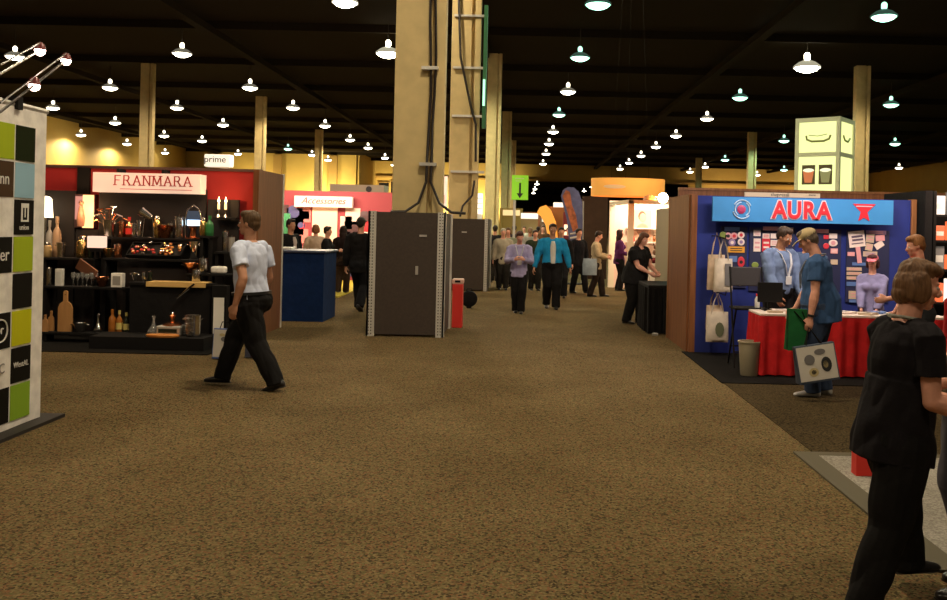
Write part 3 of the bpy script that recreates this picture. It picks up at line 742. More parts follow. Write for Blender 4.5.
S['l2'] = shelf('display_shelf', 'black middle shelf of the left wine display with tilted tray', 42, 126, 287, 12.2, 12.44)
S['l3'] = shelf('display_shelf', 'black lowest shelf of the left wine display with amber bottles', 42, 127, 333, 11.95, 12.18)
S['rt'] = shelf('display_shelf', 'small high black shelf carrying the two candles', 213, 236, 217, 12.95, 13.10, legs=False)
S['r2'] = shelf('display_shelf', 'black shelf with jar and green bottle, right of the blue lit arch', 199, 213, 236, 12.6, 12.84, legs=True)
S['r3'] = shelf('display_shelf', 'black shelf with steel canisters beside the wood end panel', 214, 243, 252, 12.6, 12.9)
S['rf'] = shelf('display_shelf', 'black shelf with steel canister and white cloth by the walking man', 186, 243, 274, 12.2, 12.43)
z = zy(282, 11.95, 170); x0, x1 = XA(128, 11.95, z), XA(212, 11.95, z)
t = thing('display_table', 'black draped table with cream top in the wine booth', 'table', ((x0+x1)/2, 12.1, 0))
MB().span((x0, 11.95, z-.05), (x1, 12.18, z-.015)).build('tabletop', black, t); MB().span((x0+.02, 11.97, .012), (x1-.02, 12.16, z-.05)).build('drape', blackcloth, t)
MB().span((x0+.25, 11.94, z-.015), (x1-.08, 12.19, z), bev=.004).span((x0+.25, 11.925, z-.065), (x1-.08, 11.94, z)).build('cream_runner', mat('runner_cream', (.62, .40, .13), .7), t)
S['tb'] = dict(z=z, Y=12.07, x0=x0, x1=x1)
b = MB(); z = .17; b.span((XA(92, 11.5, .15), 11.42, .012), (XA(206, 11.5, .15), 11.93, z)); pl = tag(b.build('display_plinth', black), 'low black plinth under the wine chiller and steel stock pot', 'plinth')
S['fl'] = dict(z=z, Y=11.62)
# ---- product builders, all stand at (x, y, z)
def gobj(kind, x, y, z, h, w, lab, grp=None, c1=None, c2=None, rot=0):
    nm, ct = {'bottle': ('bottle', 'bottle'), 'can': ('canister', 'canister'), 'jar': ('storage_jar', 'jar'), 'decanter': ('decanter', 'decanter'), 'bowl': ('bowl', 'bowl'), 'box': ('gift_box', 'box'), 'candle': ('candle', 'candle'), 'bucket': ('ice_bucket', 'bucket'), 'board': ('bottle_board', 'board'), 'glass': ('wine_glass', 'glass'), 'pot': ('stock_pot', 'pot')}[kind]
    t = thing(nm, lab, ct, (x, y, z), rot, grp); r = w/2; W = dict(world=False)
    if kind == 'bottle':
        MB().lathe((0, 0, 0), [(r*.9, 0), (r, .02*h), (r, .56*h), (r*.8, .66*h), (r*.32, .76*h), (r*.30, .95*h), (r*.36, .96*h), (r*.36, h)], 14).build('glass_body', c1 or darkg, t, smooth=50, **W)
        MB().lathe((0, 0, 0), [(r*1.03, .16*h), (r*1.03, .46*h)], 14).build('paper_label', c2 or white, t, smooth=60, **W)
        MB().lathe((0, 0, 0), [(r*.4, .84*h), (r*.42, 1.01*h), (r*.2, 1.015*h)], 10).build('capsule', c2 or gold, t, smooth=60, **W)
    elif kind == 'can':
        MB().lathe((0, 0, 0), [(r*.95, 0), (r, .02*h), (r, .9*h), (r*.97, .92*h)], 16).build('steel_body', c1 or steel, t, smooth=50, **W)
        b = MB(); b.lathe((0, 0, 0), [(r*1.03, .9*h), (r*1.03, .95*h), (r*.6, .98*h), (r*.1, h), (r*.12, 1.04*h), (0, 1.05*h)], 16); b.build('lid', c2 or chrome, t, smooth=50, **W)
    elif kind == 'jar':
        MB().lathe((0, 0, 0), [(r*.8, 0), (r, .06*h), (r, .7*h), (r*.7, .82*h)], 14).build('jar_body', c1 or gold, t, smooth=50, **W)
        MB().lathe((0, 0, 0), [(r*.75, .82*h), (r*.75, .95*h), (r*.5, h)], 14).build('lid', c2 or chrome, t, smooth=50, **W)
    elif kind == 'decanter':
        MB().lathe((0, 0, 0), [(r*.7, 0), (r, .1*h), (r*.95, .25*h), (r*.4, .5*h), (r*.2, .7*h), (r*.22, .9*h), (r*.4, h), (r*.36, h), (r*.16, .86*h)], 14).build('glass_body', c1 or mat('clear_glass', (.75, .75, .72), .05, .0, trans=.8), t, smooth=50, **W)
        MB().ball((0, 0, h*1.02), r*.25, 8).build('stopper', c2 or chrome, t, smooth=50, **W)
    elif kind == 'bowl' or kind == 'bucket' or kind == 'pot':
        k = {'bowl': .5, 'bucket': .75, 'pot': .97}[kind]
        MB().lathe((0, 0, 0), [(r*k*.8, 0), (r*k, .03*h), (r, .93*h), (r*1.06, h), (r*.95, h), (r*k*.75, .08*h)], 18).build('steel_body' if kind != 'bowl' else 'bowl_body', c1 or steel, t, smooth=50, **W)
        b = MB()
        for s in (-1, 1): b.tube([(s*r*1.0, -.02, h*.8), (s*r*1.25, -.015, h*.82), (s*r*1.25, .015, h*.82), (s*r*1.0, .02, h*.8)], .006, 6)
        b.build('handles', chrome, t, smooth=60, **W)
    elif kind == 'box':
        MB().span((-r, -r*.7, 0), (r, r*.7, h), bev=.004).build('carton', c1 or white, t, **W)
        b = MB().span((-r*.7, -r*.7-.002, h*.15), (r*.7, -r*.7+.004, h*.8)); b.build('printed_label', c2 or copper, t, **W)
    elif kind == 'candle':
        MB().lathe((0, 0, 0), [(r, 0), (r*.9, .05*h), (r*.25, .12*h), (r*.25, .3*h), (r*.7, .36*h), (r*.7, .4*h)], 12).build('holder', chrome, t, smooth=50, **W)
        MB().lathe((0, 0, 0), [(r*.5, .38*h), (r*.5, .72*h), (r*.3, .73*h)], 10).build('wax', mat('wax', (.8, .6, .4), .6, emit=.8, ecol=(1, .6, .25)), t, smooth=50, **W)
        MB().lathe((0, 0, 0), [(0, .72*h), (r*.5, .82*h), (r*.28, .94*h), (0, 1.08*h)], 10).build('flame', emis('flame', (1, .75, .35), 9), t, smooth=50, **W)
    elif kind == 'board':
        b = MB(); pr = [(-r, 0), (r, 0), (r, .58*h), (r*.75, .68*h), (r*.28, .74*h), (r*.28, .97*h), (r*.1, h), (-r*.1, h), (-r*.28, .97*h), (-r*.28, .74*h), (-r*.75, .68*h), (-r, .58*h)]
        b.prism([(p[0], -.015, p[1]) for p in pr], (0, .03, 0)); b.build('board', c1 or woodl, t, **W)
        MB().lathe((0, -.016, h*.9), [(.006, -.001), (.006, .002)], 8, Matrix.Rotation(R(90), 3, 'X')).build('hanging_hole', black, t, **W)
    elif kind == 'glass':
        MB().lathe((0, 0, 0), [(r*.8, 0), (r*.1, .03*h), (r*.1, .45*h), (r*.7, .58*h), (r, .75*h), (r*.85, h), (r*.8, h), (r*.92, .75*h), (0, .52*h)], 12).build('glass_body', c1 or MATS.get('clear_glass') or mat('clear_glass', (.75, .75, .72), .05, .0, trans=.8), t, smooth=50, **W)
    return t
def onrow(kind, px, rowk, hpx, wpx, lab, grp=None, dy=0., **k):
    s = S[rowk]; Y = s['Y']+dy
    return gobj(kind, XA(px, Y, s['z']), Y, s['z'], hpx*Y/F, wpx*Y/F, lab, grp, **k)
tanm = mat('tan_glaze', (.42, .27, .16), .4); greym = mat('grey_glaze', (.3, .28, .25), .4); white2 = mat('bright_white', (.85, .82, .75), .5); yel = mat('yellow_label', (.6, .5, .15), .6)
onrow('bottle', 49, 'lt', 36, 7, 'slim grey bottle at the banner edge on the left top shelf', c1=greym, c2=greym, dy=.05)
onrow('bottle', 56.5, 'lt', 40, 8, 'tall tan bottle on the left top shelf', c1=tanm, c2=tanm, dy=.08)
onrow('jar', 47, 'lt', 15, 8, 'yellowish jar in front of the slim grey bottle', c1=mat('mustard', (.35, .24, .1), .4), dy=-.09)
onrow('bucket', 61, 'lt', 15, 9, 'small steel bucket in front of the tall tan bottle', dy=-.09)
onrow('jar', 82, 'lt', 22, 11, 'squat patterned brass jar below the glowing poster', c1=gold, dy=0)
onrow('can', 91, 'lt', 14, 6, 'small dark canister right of the brass jar', c1=darkg, dy=-.05)
onrow('can', 49, 'l2', 18, 5, 'grey steel canister beside the white carton, left display', dy=.02)
onrow('box', 59.5, 'l2', 17, 7, 'upright white carton on the left middle shelf', c1=white2, c2=white)
onrow('box', 118, 'l2', 14, 11, 'small bright white carton at the right end of the left middle shelf', c1=white2, c2=greym)
onrow('bowl', 102, 'l2', 10, 13, 'small copper bowl right of the tilted tray', c1=copper)
onrow('board', 65, 'l3', 41, 14, 'large bottle shaped wooden board at the left')
onrow('board', 45, 'l3', 17, 6, 'small orange bottle shaped board nearest the banner', dy=-.05)
onrow('board', 51, 'l3', 20, 6, 'small orange bottle shaped board beside the large one', dy=.04)
onrow('bottle', 112, 'l3', 23, 7, 'amber bottle standing second from the right of the low left shelf', c1=amber, c2=amber)
onrow('bottle', 119, 'l3', 22, 6, 'amber bottle with yellow label at the end of the low left shelf', c1=amber, c2=yel)
onrow('bottle', 126, 'l3', 20, 6, 'dark bottle with yellow label beside the amber bottles', c1=darkg, c2=yel)
onrow('bowl', 80, 'l3', 9, 14, 'small chrome bowl beside the large wooden board', c1=chrome)
onrow('decanter', 98, 'l3', 17, 9, 'chrome decanter between bowl and amber bottles', c1=chrome)
for i in range(6): onrow('glass', 73+i*4.6, 'l2', 14-(i % 2), 4.4, 'clear wine glass in the cluster below the tilted tray', 'wine glasses on the left middle shelf', dy=-.06+.05*(i % 3))
# top of the middle
onrow('bucket', 109, 'ct', 17, 12, 'copper and steel bucket holding a spray of corkscrews', c1=steel)
s = S['ct']; x = XA(109, s['Y'], s['z']+.25)
t = thing('corkscrew_bunch', 'bunch of copper corkscrews fanned out above the bucket on the top shelf', 'corkscrews', (x, s['Y'], s['z']+.2), 0)
for i in range(9):
    a = -1.2+i*.3; L_ = .20+.04*(i % 3)
    p1 = Vector((x+.03*math.sin(a), s['Y']+.01*(i % 3-1), s['z']+.16)); p2 = p1+Vector((math.sin(a)*L_*.75, -.02*(i % 2), math.cos(a)*L_))
    b = MB(); b.tube([p1, p2], .006, 6); b.tube([p2-Vector((.045, 0, -.012*(i-4)*.4)), p2+Vector((.045, 0, -.012*(i-4)*.4))], .012, 6); b.build('corkscrew', [copper, chrome][i % 2], t, smooth=60)
onrow('bottle', 129, 'ct', 20, 7, 'small red topped bottle on the middle top shelf', c1=copper, c2=red)
onrow('can', 134, 'ct', 15, 5, 'tiny chrome shaker beside the red topped bottle', c1=chrome)
onrow('can', 139, 'ct', 18, 5, 'slim chrome shaker left of the tilted bucket stand', c1=chrome)
s = S['ct']; x = XA(148, s['Y'], s['z'])
t = thing('bucket_stand', 'chrome stand with a bucket tipped to the left', 'stand', (x, s['Y'], s['z']))
b = MB()
for dx in (-.06, .06): b.tube([(x+dx*1.4, s['Y'], s['z']), (x+dx, s['Y'], s['z']+.28)], .007, 6)
b.tube([(x-.09, s['Y'], s['z']+.006), (x+.09, s['Y'], s['z']+.006)], .007, 6); b.build('frame', chrome, t, smooth=60)
MB().lathe((x+.05, s['Y'], s['z']+.28), [(.045, 0), (.05, .01), (.075, .17), (.08, .18), (.07, .175), (.04, .02)], 14, Matrix.Rotation(R(-58), 3, 'Y')).build('tipped_bucket', chrome, t, smooth=50)
onrow('bowl', 165, 'ct', 13, 17, 'wide copper edged bowl on the middle top shelf', c1=copper)
onrow('can', 179, 'ct', 23, 9, 'steel canister left of the blue lit arch', c1=steel)
s = S['ct']; x = XA(193, s['Y'], s['z'])
t = thing('lit_arch_display', 'silver arch with a glowing blue-white panel on the top shelf', 'display', (x, s['Y'], s['z']))
b = MB(); b.tube([(x-.11, s['Y'], s['z']), (x-.12, s['Y'], s['z']+.28), (x-.08, s['Y'], s['z']+.42), (x, s['Y'], s['z']+.48), (x+.08, s['Y'], s['z']+.42), (x+.12, s['Y'], s['z']+.28), (x+.11, s['Y'], s['z'])], .012, 8); b.build('arch', chrome, t, smooth=60)
MB().span((x-.085, s['Y']-.01, s['z']+.19), (x+.085, s['Y']+.02, s['z']+.27)).build('lit_panel', emis('lit_blue', (.55, .8, 1), 3.2), t)
MB().span((x-.10, s['Y']-.005, s['z']+.27), (x+.10, s['Y']+.02, s['z']+.4)).build('blue_panel', mat('blue_panel', (.05, .09, .2), .3), t)
MB().lathe((x, s['Y'], s['z']), [(.11, 0), (.11, .015), (.05, .03), (.04, .13), (.07, .18)], 14).build('pedestal', copper, t, smooth=50)
onrow('jar', 203, 'r2', 18, 7, 'gold capped jar left of the green bottle', c1=gold)
onrow('bottle', 209.5, 'r2', 20, 8, 'green bottle with gold cap right of the arch', c1=greeng, c2=greeng)
onrow('candle', 218.5, 'rt', 19, 5, 'left of the two lit candles on the high shelf')
onrow('candle', 225.5, 'rt', 19, 5, 'right of the two lit candles on the high shelf')
onrow('can', 225, 'r3', 21, 6, 'tall steel canister beside the wood end panel')
onrow('can', 231.5, 'r3', 16, 6, 'shorter steel canister nearest the wood end panel', c1=greym)
onrow('can', 203, 'rf', 16, 9, 'wide steel canister beside the folded white cloth')
onrow('bowl', 191, 'rf', 10, 15, 'copper bowl left of the wide steel canister', c1=copper)
s = S['rf']; x = XA(219, s['Y'], s['z'])
t = tag(MB().box((x, s['Y'], s['z']+.05), (.20, .14, .10), bev=.03).build('folded_towel', whitecloth, smooth=60), 'folded white towel beside the steel canister', 'towel')
# trays of corks/stoppers on the second shelf
def tray(px, wpx, lab, cols_, n=22, tilt=22):
    s = S['c2']; Y = s['Y']; x = XA(px, Y, s['z']); w = wpx*Y/F; M = Matrix.Translation((x, Y-.12, s['z']+.01)) @ Matrix.Rotation(R(tilt+14), 4, 'X')
    t = thing('stopper_tray', lab, 'tray', (x, Y, s['z']))
    b = MB(); d = .30
    b.span((-w/2, 0, 0), (w/2, d, .012)); b.span((-w/2, 0, 0), (-w/2+.01, d, .05)); b.span((w/2-.01, 0, 0), (w/2, d, .05)); b.span((-w/2, 0, 0), (w/2, .01, .05)); b.span((-w/2, d-.01, 0), (w/2, d, .05))
    b.bm.transform(M); b.build('tray', black, t)
    for i in range(n):
        q = M @ Vector((random.uniform(-w/2+.03, w/2-.03), random.uniform(.03, d-.03), .04+random.random()*.03))
        MB().ball(q, (.022+.01*random.random(), .022, .018), 8).build('stopper', cols_[i % len(cols_)], t, smooth=60)
pinkm = mat('pink_gloss', (.6, .1, .12), .25)
tray(145, 30, 'left tray of red and copper bottle stoppers on the second shelf', [red, copper, pinkm, chrome, darkg])
tray(172, 24, 'right tray heaped with gold and orange bottle stoppers', [gold, copper, mat('orange_gloss', (.7, .25, .05), .3), chrome], 26)
onrow('bucket', 194, 'c2', 18, 10, 'small chrome bucket at the right end of the second shelf', c1=chrome)
# tilted picture tray at left and glowing items
s = S['l2']; x = XA(86, s['Y'], s['z']+.15)
t = thing('picture_tray', 'tilted copper toned tray leaning on the left middle shelf', 'tray', (x, s['Y'], s['z']))
rr = Matrix.Rotation(R(35), 3, 'Y') @ Matrix.Rotation(R(20), 3, 'X')
b = MB().box((x, s['Y']+.02, s['z']+.23), (.30, .02, .17), rot=rr); b.build('tray_panel', mat('tray_brown', (.25, .10, .05), .35), t)
MB().tube([(x-.02, s['Y']+.1, s['z']), (x, s['Y']+.04, s['z']+.2)], .008, 6).build('easel_leg', black, t)
a, c = P(75, 194, 13.12), P(94, 228, 13.12)
t = thing('backlit_poster', 'glowing orange and white poster on the left red wall', 'poster', ((a.x+c.x)/2, 13.15, c.z))
MB().span((a.x, 13.12, c.z), (c.x, 13.24, a.z)).build('light_box', mat('box_dark', (.05, .02, .02), .5), t)
MB().span((a.x+.12, 13.112, c.z+.0), (c.x-.01, 13.122, a.z-.01)).build('lit_image', emis('poster_orange', (1, .50, .18), 1.9), t)
MB().span((a.x+.01, 13.112, c.z+.12), (a.x+.12, 13.122, a.z-.03)).build('pink_image', emis('poster_pink', (.75, .28, .22), .7), t)
b = MB(); b.lathe((a.x+.10, 13.11, c.z+.02), [(.05, 0), (.06, .12), (.035, .26), (.02, .3)], 10); b.ball((a.x+.10, 13.11, c.z+.36), .04, 8); b.build('printed_figure', mat('print_brown', (.3, .14, .08), .6), t, smooth=50)
a, c = P(87, 236, 12.7), P(102, 248, 12.7)
t = thing('light_box', 'small glowing pinkish-white box below the orange poster', 'light box', ((a.x+c.x)/2, 12.75, c.z), 0)
MB().span((a.x, 12.70, c.z), (c.x, 12.86, a.z), bev=.01).build('lit_case', emis('lit_pinkwhite', (1, .62, .45), .9), t)
MB().span((a.x+.02, 12.75, c.z-.06), (c.x-.02, 12.85, c.z)).build('foot', black, t)
MB().span(((a.x+c.x)/2-.02, 12.78, zy(258, 12.75, 90)-.0), ((a.x+c.x)/2+.02, 12.82, c.z-.06)).build('stem', black, t)
a = P(44.5, 214, 12.95)
t = thing('table_lamp', 'glowing white lamp beside the banner on the left top shelf', 'lamp', (a.x, 12.98, S['lt']['z']))
MB().lathe((a.x, 12.98, a.z-.05), [(.10, 0), (.08, .27), (.05, .30), (0, .31)], 16).build('lamp_shade', emis('shade_glow', (1, .78, .5), 3.2), t, smooth=50)
MB().cyl((a.x, 12.98, S['lt']['z']), .012, a.z-.05-S['lt']['z'], 8).build('stem', chrome, t)
MB().cyl((a.x, 12.98, S['lt']['z']), .06, .012, 14).build('lamp_base', chrome, t)
# on the table
onrow('bowl', 135, 'tb', 8, 7, 'small chrome bowl at the left end of the cream table top', c1=chrome)
onrow('can', 144, 'tb', 9, 4, 'small chrome shaker beside the bowl on the table', c1=chrome)
onrow('can', 150, 'tb', 10, 4, 'slim dark shaker on the cream table top', c1=darkg)
a = P(178, 301, 11.9)
t = thing('wine_saber', 'shiny steel blade lying tilted under the table edge', 'knife', (a.x+.08, 11.88, .5))
MB().tube([(a.x-.02, 11.9, zy(298, 11.9, 178)), (a.x+.14, 11.9, zy(288, 11.9, 190))], [(.018, .006), (.024, .006)], 8).build('blade', chrome, t, smooth=60)
MB().tube([(a.x+.14, 11.9, zy(288, 11.9, 190)), (a.x+.21, 11.9, zy(284, 11.9, 195))], .012, 8).build('handle', black, t, smooth=60)
# the chiller and floor objects
Y = 11.6; z = S['fl']['z']
a, c = P(156, 326, Y), P(178, 347, Y)
t = thing('wine_chiller', 'silver framed box with dark window on the low plinth', 'chiller', ((a.x+c.x)/2, Y, z))
MB().span((a.x, Y, z), (c.x+.02, Y+.26, a.z), bev=.012).build('case', alu, t); MB().span((a.x+.03, Y-.004, z+.04), (c.x-.02, Y+.01, a.z-.035)).build('dark_window', darkg, t)
MB().span((a.x+.03, Y-.006, z+.02), (c.x-.02, Y, z+.03)).build('trim_strip', chrome, t)
ztop = a.z
t = thing('bottle_aerator', 'copper and chrome funnel on top of the silver framed box', 'funnel', ((a.x+c.x)/2, Y+.12, ztop))
MB().lathe(((a.x+c.x)/2+.02, Y+.12, ztop), [(.12, 0), (.12, .02), (.03, .05), (.025, .09), (.05, .13), (.02, .15)], 14).build('funnel', copper, t, smooth=50); MB().ball(((a.x+c.x)/2+.02, Y+.12, ztop+.155), .02, 8).build('knob', chrome, t, smooth=50)
a = P(149, 345, 11.55); gobj('decanter', a.x, 11.68, z, .24, .15, 'clear glass decanter left of the silver framed box')
a = P(190, 345, Y); gobj('pot', a.x, Y+.08, z, .27, .20, 'steel pot wound with shining wire right of the chiller')
t = thing('wire_coil', 'tangle of shining wire hung over the steel pot', 'wire', (a.x, Y-.06, z+.05))
MB().tube([(a.x+.07*math.sin(k*1.9), Y-.05+.02*math.cos(k*2.7), z+.02+k*.007) for k in range(36)], .005, 5).build('wire', chrome, t, smooth=60)
a = P(160, 345, 11.42)
t = thing('serving_board', 'orange round-edged wooden board lying before the chiller', 'board', (a.x, 11.44, z))
b = MB(); b.lathe((a.x, 11.5, z), [(.20, 0), (.215, .012), (.215, .03), (.20, .035)], 24, sy=.42); b.build('board', woodm('wood_orange', (.5, .17, .03), (.65, .26, .06), 10, 3), t, smooth=50)
# bags on the carpet at the booth corner
def pic_bag(cx, cy, z, w, d, h, lab, m, rz, tilt=0., cloud=None, name='shopping_bag', handle=.16):
    t = thing(name, lab, 'bag', (cx, cy, z), rz)
    b = MB()
    b.ering([((0, 0, 0), (w*.48, 0, 0), (0, d*.5, 0))], 4, cap=False) if False else None
    b.prism([(-w/2, -d/2, 0), (w/2, -d/2, 0), (w/2, d/2, 0), (-w/2, d/2, 0)], (0, 0, h*.02)); b.prism([(-w/2, -d/2, 0.01), (w/2, -d/2, .01), (w/2, -d*.2, h), (-w/2, -d*.2, h)], (0, d*.5, 0))
    b.prism([(-w/2, -d/2, 0.005), (-w/2, d/2, .005), (-w/2, d*.2, h), (-w/2, -d*.2, h)], (.004, 0, 0)); b.prism([(w/2-.004, -d/2, 0.005), (w/2-.004, d/2, .005), (w/2-.004, d*.2, h), (w/2-.004, -d*.2, h)], (.004, 0, 0))
    if tilt: b.bm.transform(Matrix.Translation((0, 0, 0)) @ Matrix.Rotation(R(tilt), 4, 'Y'))
    body = b.build('bag_body', m, t, world=False)
    return t, body
def bag_face(t, body, w, d, h, shapes, tilt=0., bg=None):
    M = Matrix.Rotation(R(tilt), 4, 'Y')
    def pt(u, v, o=.004): return M @ Vector((u*w, -d/2+(d*.3)*v-o, v*h))
    if bg:
        b = MB(); b.prism([pt(-.47, .06), pt(.47, .06), pt(.47, .97), pt(-.47, .97)], (0, .003, 0)); f = b.build('picture', bg, t, world=False)
    else: f = body
    for (u, v, ru, rv, m) in shapes:
        b = MB(); b.prism([pt(u+ru*math.cos(a), v+rv*math.sin(a), .007) for a in [k*PI/8 for k in range(16)]], (0, .003, 0)); b.build('printed_shape', m, f, world=False)
g = G(222, 361)
picw = mat('picture_pale', (.62, .58, .52), .5); pgrey = mat('print_grey', (.16, .15, .15), .6); pblack = mat('print_black', (.02, .02, .02), .6); pyel = mat('print_straw', (.5, .4, .2), .6)
t, bd = pic_bag(g.x, g.y+.12, .012, .30, .10, .36, 'white shopping bag with blue edge and grey picture by the walking man', mat('bag_blue', (.10, .16, .42), .5), R(-12))
bag_face(t, bd, .30, .10, .36, [(.05, .66, .2, .09, pgrey), (.1, .3, .12, .08, pblack), (.1, .3, .05, .03, picw), (-.1, .8, .12, .05, pyel)], bg=picw)
b = MB(); b.tube([(-.08, 0, .36), (-.05, 0, .44), (.05, 0, .44), (.08, 0, .36)], .006, 6); b.build('handle', blackcloth, t, world=False, smooth=60)
g = G(250, 361); t, bd = pic_bag(g.x, g.y+.25, .012, .26, .09, .16, 'slumped dark printed bag behind the walking man', mat('bag_dark', (.03, .03, .05), .5), R(10)); bag_face(t, bd, .26, .09, .16, [(-.1, .5, .14, .2, picw), (.2, .6, .1, .14, pgrey)])
b = MB(); b.tube([(-.06, 0, .16), (0, -.02, .2), (.06, 0, .16)], .006, 6); b.build('handle', blackcloth, t, world=False, smooth=60)
s = S['rf']; a = P(228, 300, 12.3); t = gobj('box', a.x, 12.0, .012, .80, .20, 'tall white carton beside the black table, at the man\'s hand', c1=black, c2=white2)
# ---------------------------------------------------------------- blue counter
a, c = G(284, 324), G(319, 321)
t = thing('counter', 'navy blue draped counter behind the wood end panel', 'counter', ((a.x+c.x)/2, 15.9, 0))
MB().span((-5.4, 15.2, 0), (-3.33, 16.2, 1.16)).build('drape', cloth('navy_cloth', (.008, .028, .11)), t); MB().span((-5.42, 15.17, 1.16), (-3.30, 16.23, 1.2), bev=.01).build('countertop', mat('counter_top', (.06, .08, .14), .4), t)
tag(MB().box((-4.2, 15.6, 1.22), (.5, .3, .04), bev=.01).build('brochure_tray', white), 'pale tray of papers on the navy counter', 'tray')
# ---------------------------------------------------------------- pink booth behind
Yp = 26.
a, c = P(276, 190, Yp), P(392, 300, Yp)
t = thing('pink_booth_wall', 'bright pink and red booth wall with product pictures', 'wall panel', ((a.x+c.x)/2, Yp, 0))
MB().span((a.x, Yp, 0), (c.x, Yp+.08, a.z)).build('back_panel', mat('pink_panel', (.34, .05, .06), .7), t)
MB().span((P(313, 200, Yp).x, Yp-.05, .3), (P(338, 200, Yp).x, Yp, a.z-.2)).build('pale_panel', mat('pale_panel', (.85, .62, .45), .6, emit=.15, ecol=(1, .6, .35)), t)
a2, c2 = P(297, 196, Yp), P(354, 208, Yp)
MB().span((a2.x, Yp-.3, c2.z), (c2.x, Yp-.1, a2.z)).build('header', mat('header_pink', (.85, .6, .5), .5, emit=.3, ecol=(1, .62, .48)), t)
text_obj('lettering', 'Accessories', .26, ((a2.x+c2.x)/2, Yp-.31, (a2.z+c2.z)/2+.02), inkr, t, shear=.35, extrude=.008)
pinks = [mat('pic_red', (.7, .03, .04), .5), mat('pic_blue', (.10, .10, .25), .5), mat('pic_rose', (.7, .25, .22), .5), mat('pic_white', (.8, .65, .55), .5), mat('pic_dark', (.08, .03, .03), .5)]
for i in range(60):
    px = random.choice([random.uniform(280, 309), random.uniform(341, 366)]); py = random.uniform(210, 270); q = P(px, py, Yp); w = random.uniform(.10, .24)
    b = MB()
    if i % 2: b.lathe((q.x, Yp-.004, q.z), [(w, 0), (w, .02), (w*.5, .03)], 14, Matrix.Rotation(R(90), 3, 'X'))
    else: b.span((q.x-w, Yp-.03, q.z-w*1.1), (q.x+w, Yp, q.z+w*1.1))
    b.build('wall_plaque', pinks[i % 5], t)
tag(MB().span((-7.4, 20.2, 0), (-4.1, 26, .03)).build('booth_carpet', mat('yellow_carpet', (.62, .50, .04), .9, noise_s=20), origin=(-5.7, 23, 0)), 'yellow carpet of the pink booth', 'carpet')
a = P(284, 209, 24); tag(MB().span((a.x-.15, 24, 0), (a.x+.15, 24.1, 1.9)).build('display_stand', mat('stand_green', (.05, .25, .10), .6)), 'narrow green display stand at the left of the pink booth', 'stand')
# signs beyond
a, c = P(330, 184, 30), P(384, 194, 30)
t = thing('canopy_sign', 'long grey canopy box above the pink booth', 'sign', ((a.x+c.x)/2, 30, 0)); MB().span((a.x, 30, c.z), (c.x, 31, a.z)).build('canopy', mat('canopy_grey', (.42, .36, .26), .6), t)
for x in (a.x+.06, c.x-.06): MB().span((x-.04, 30.4, 0), (x+.04, 30.5, c.z)).build('post', alu, t)
MB().lathe((a.x+1.3, 29.99, (a.z+c.z)/2), [(.1, 0), (.1, .01)], 14, Matrix.Rotation(R(90), 3, 'X')).build('logo', pblack, t)
a, c = P(204, 154, 29), P(230, 167, 29)
t = thing('raised_sign', 'small white sign on a post reading prime', 'sign', ((a.x+c.x)/2, 29, 0)); MB().span((a.x, 29, c.z), (c.x, 29.4, a.z), bev=.04).build('sign_box', mat('sign_glow', (.85, .8, .72), .5, emit=.6, ecol=(1, .88, .7)), t)
MB().span((c.x-.35, 29.1, 0), (c.x-.1, 29.3, c.z)).build('post', mat('post_glow', (.7, .6, .45), .5), t); text_obj('lettering', 'prime', .30, ((a.x+c.x)/2-.06, 28.99, (a.z+c.z)/2+.03), pblack, t, extrude=.008)
a, c = P(432, 176, 33), P(447, 206, 33)
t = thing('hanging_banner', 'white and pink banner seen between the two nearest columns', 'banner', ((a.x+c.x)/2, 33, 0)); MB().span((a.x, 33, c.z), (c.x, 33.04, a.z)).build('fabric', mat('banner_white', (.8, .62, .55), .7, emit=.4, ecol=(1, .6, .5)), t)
MB().span((a.x+.1, 32.99, c.z+.1), (c.x-.1, 33, c.z+.4)).build('pink_stripe', pinks[2], t); text_obj('lettering', 'P', .45, ((a.x+c.x)/2, 32.98, a.z-.3), inkr, t, extrude=.008)
for x in (a.x+.04, c.x-.04): MB().span((x-.03, 33.05, 0), (x+.03, 33.11, a.z)).build('pole', alu, t)
a, c = P(467, 193, 34), P(482, 214, 34)
t = thing('lit_booth_case', 'glowing white display case between the columns', 'display case', ((a.x+c.x)/2, 34, 0)); MB().span((a.x, 34, c.z), (c.x, 34.5, a.z)).build('lit_case', emis('case_glow', (1, .82, .62), 1.5), t); MB().span((a.x, 34, 0), (c.x, 34.5, c.z)).build('plinth', white, t)
b = MB()
for k in range(1, 4): b.span((a.x, 33.98, c.z+(a.z-c.z)*k/4), (c.x, 34, c.z+(a.z-c.z)*k/4+.02))
b.build('shelf_edges', copper, t)
# green arrow sign
a, c = P(512, 175, 28), P(528, 200, 28)
t = thing('arrow_sign', 'bright green sign with black down arrow on a post', 'sign', ((a.x+c.x)/2, 28, 0)); MB().span((a.x, 28, c.z), (c.x, 28.06, a.z)).build('sign_panel', mat('sign_green', (.25, .62, .03), .5, emit=.25, ecol=(.3, .8, .03)), t)
x = (a.x+c.x)/2; zc = (a.z+c.z)/2-.08
MB().prism([(x-.03, 27.99, zc+.22), (x+.03, 27.99, zc+.22), (x+.03, 27.99, zc-.1), (x+.1, 27.99, zc-.1), (x, 27.99, zc-.26), (x-.1, 27.99, zc-.1), (x-.03, 27.99, zc-.1)], (0, .012, 0)).build('arrow', pblack, t)
b = MB(); b.span((x-.16, 27.992, a.z-.12), (x+.12, 28, a.z-.09)); b.span((x-.14, 27.992, a.z-.19), (x+.05, 28, a.z-.17)); b.build('writing', mat('sign_pale', (.6, .8, .4), .5), t)
MB().span((x-.2, 28.07, 0), (x-.12, 28.12, a.z)).build('post', alu, t)
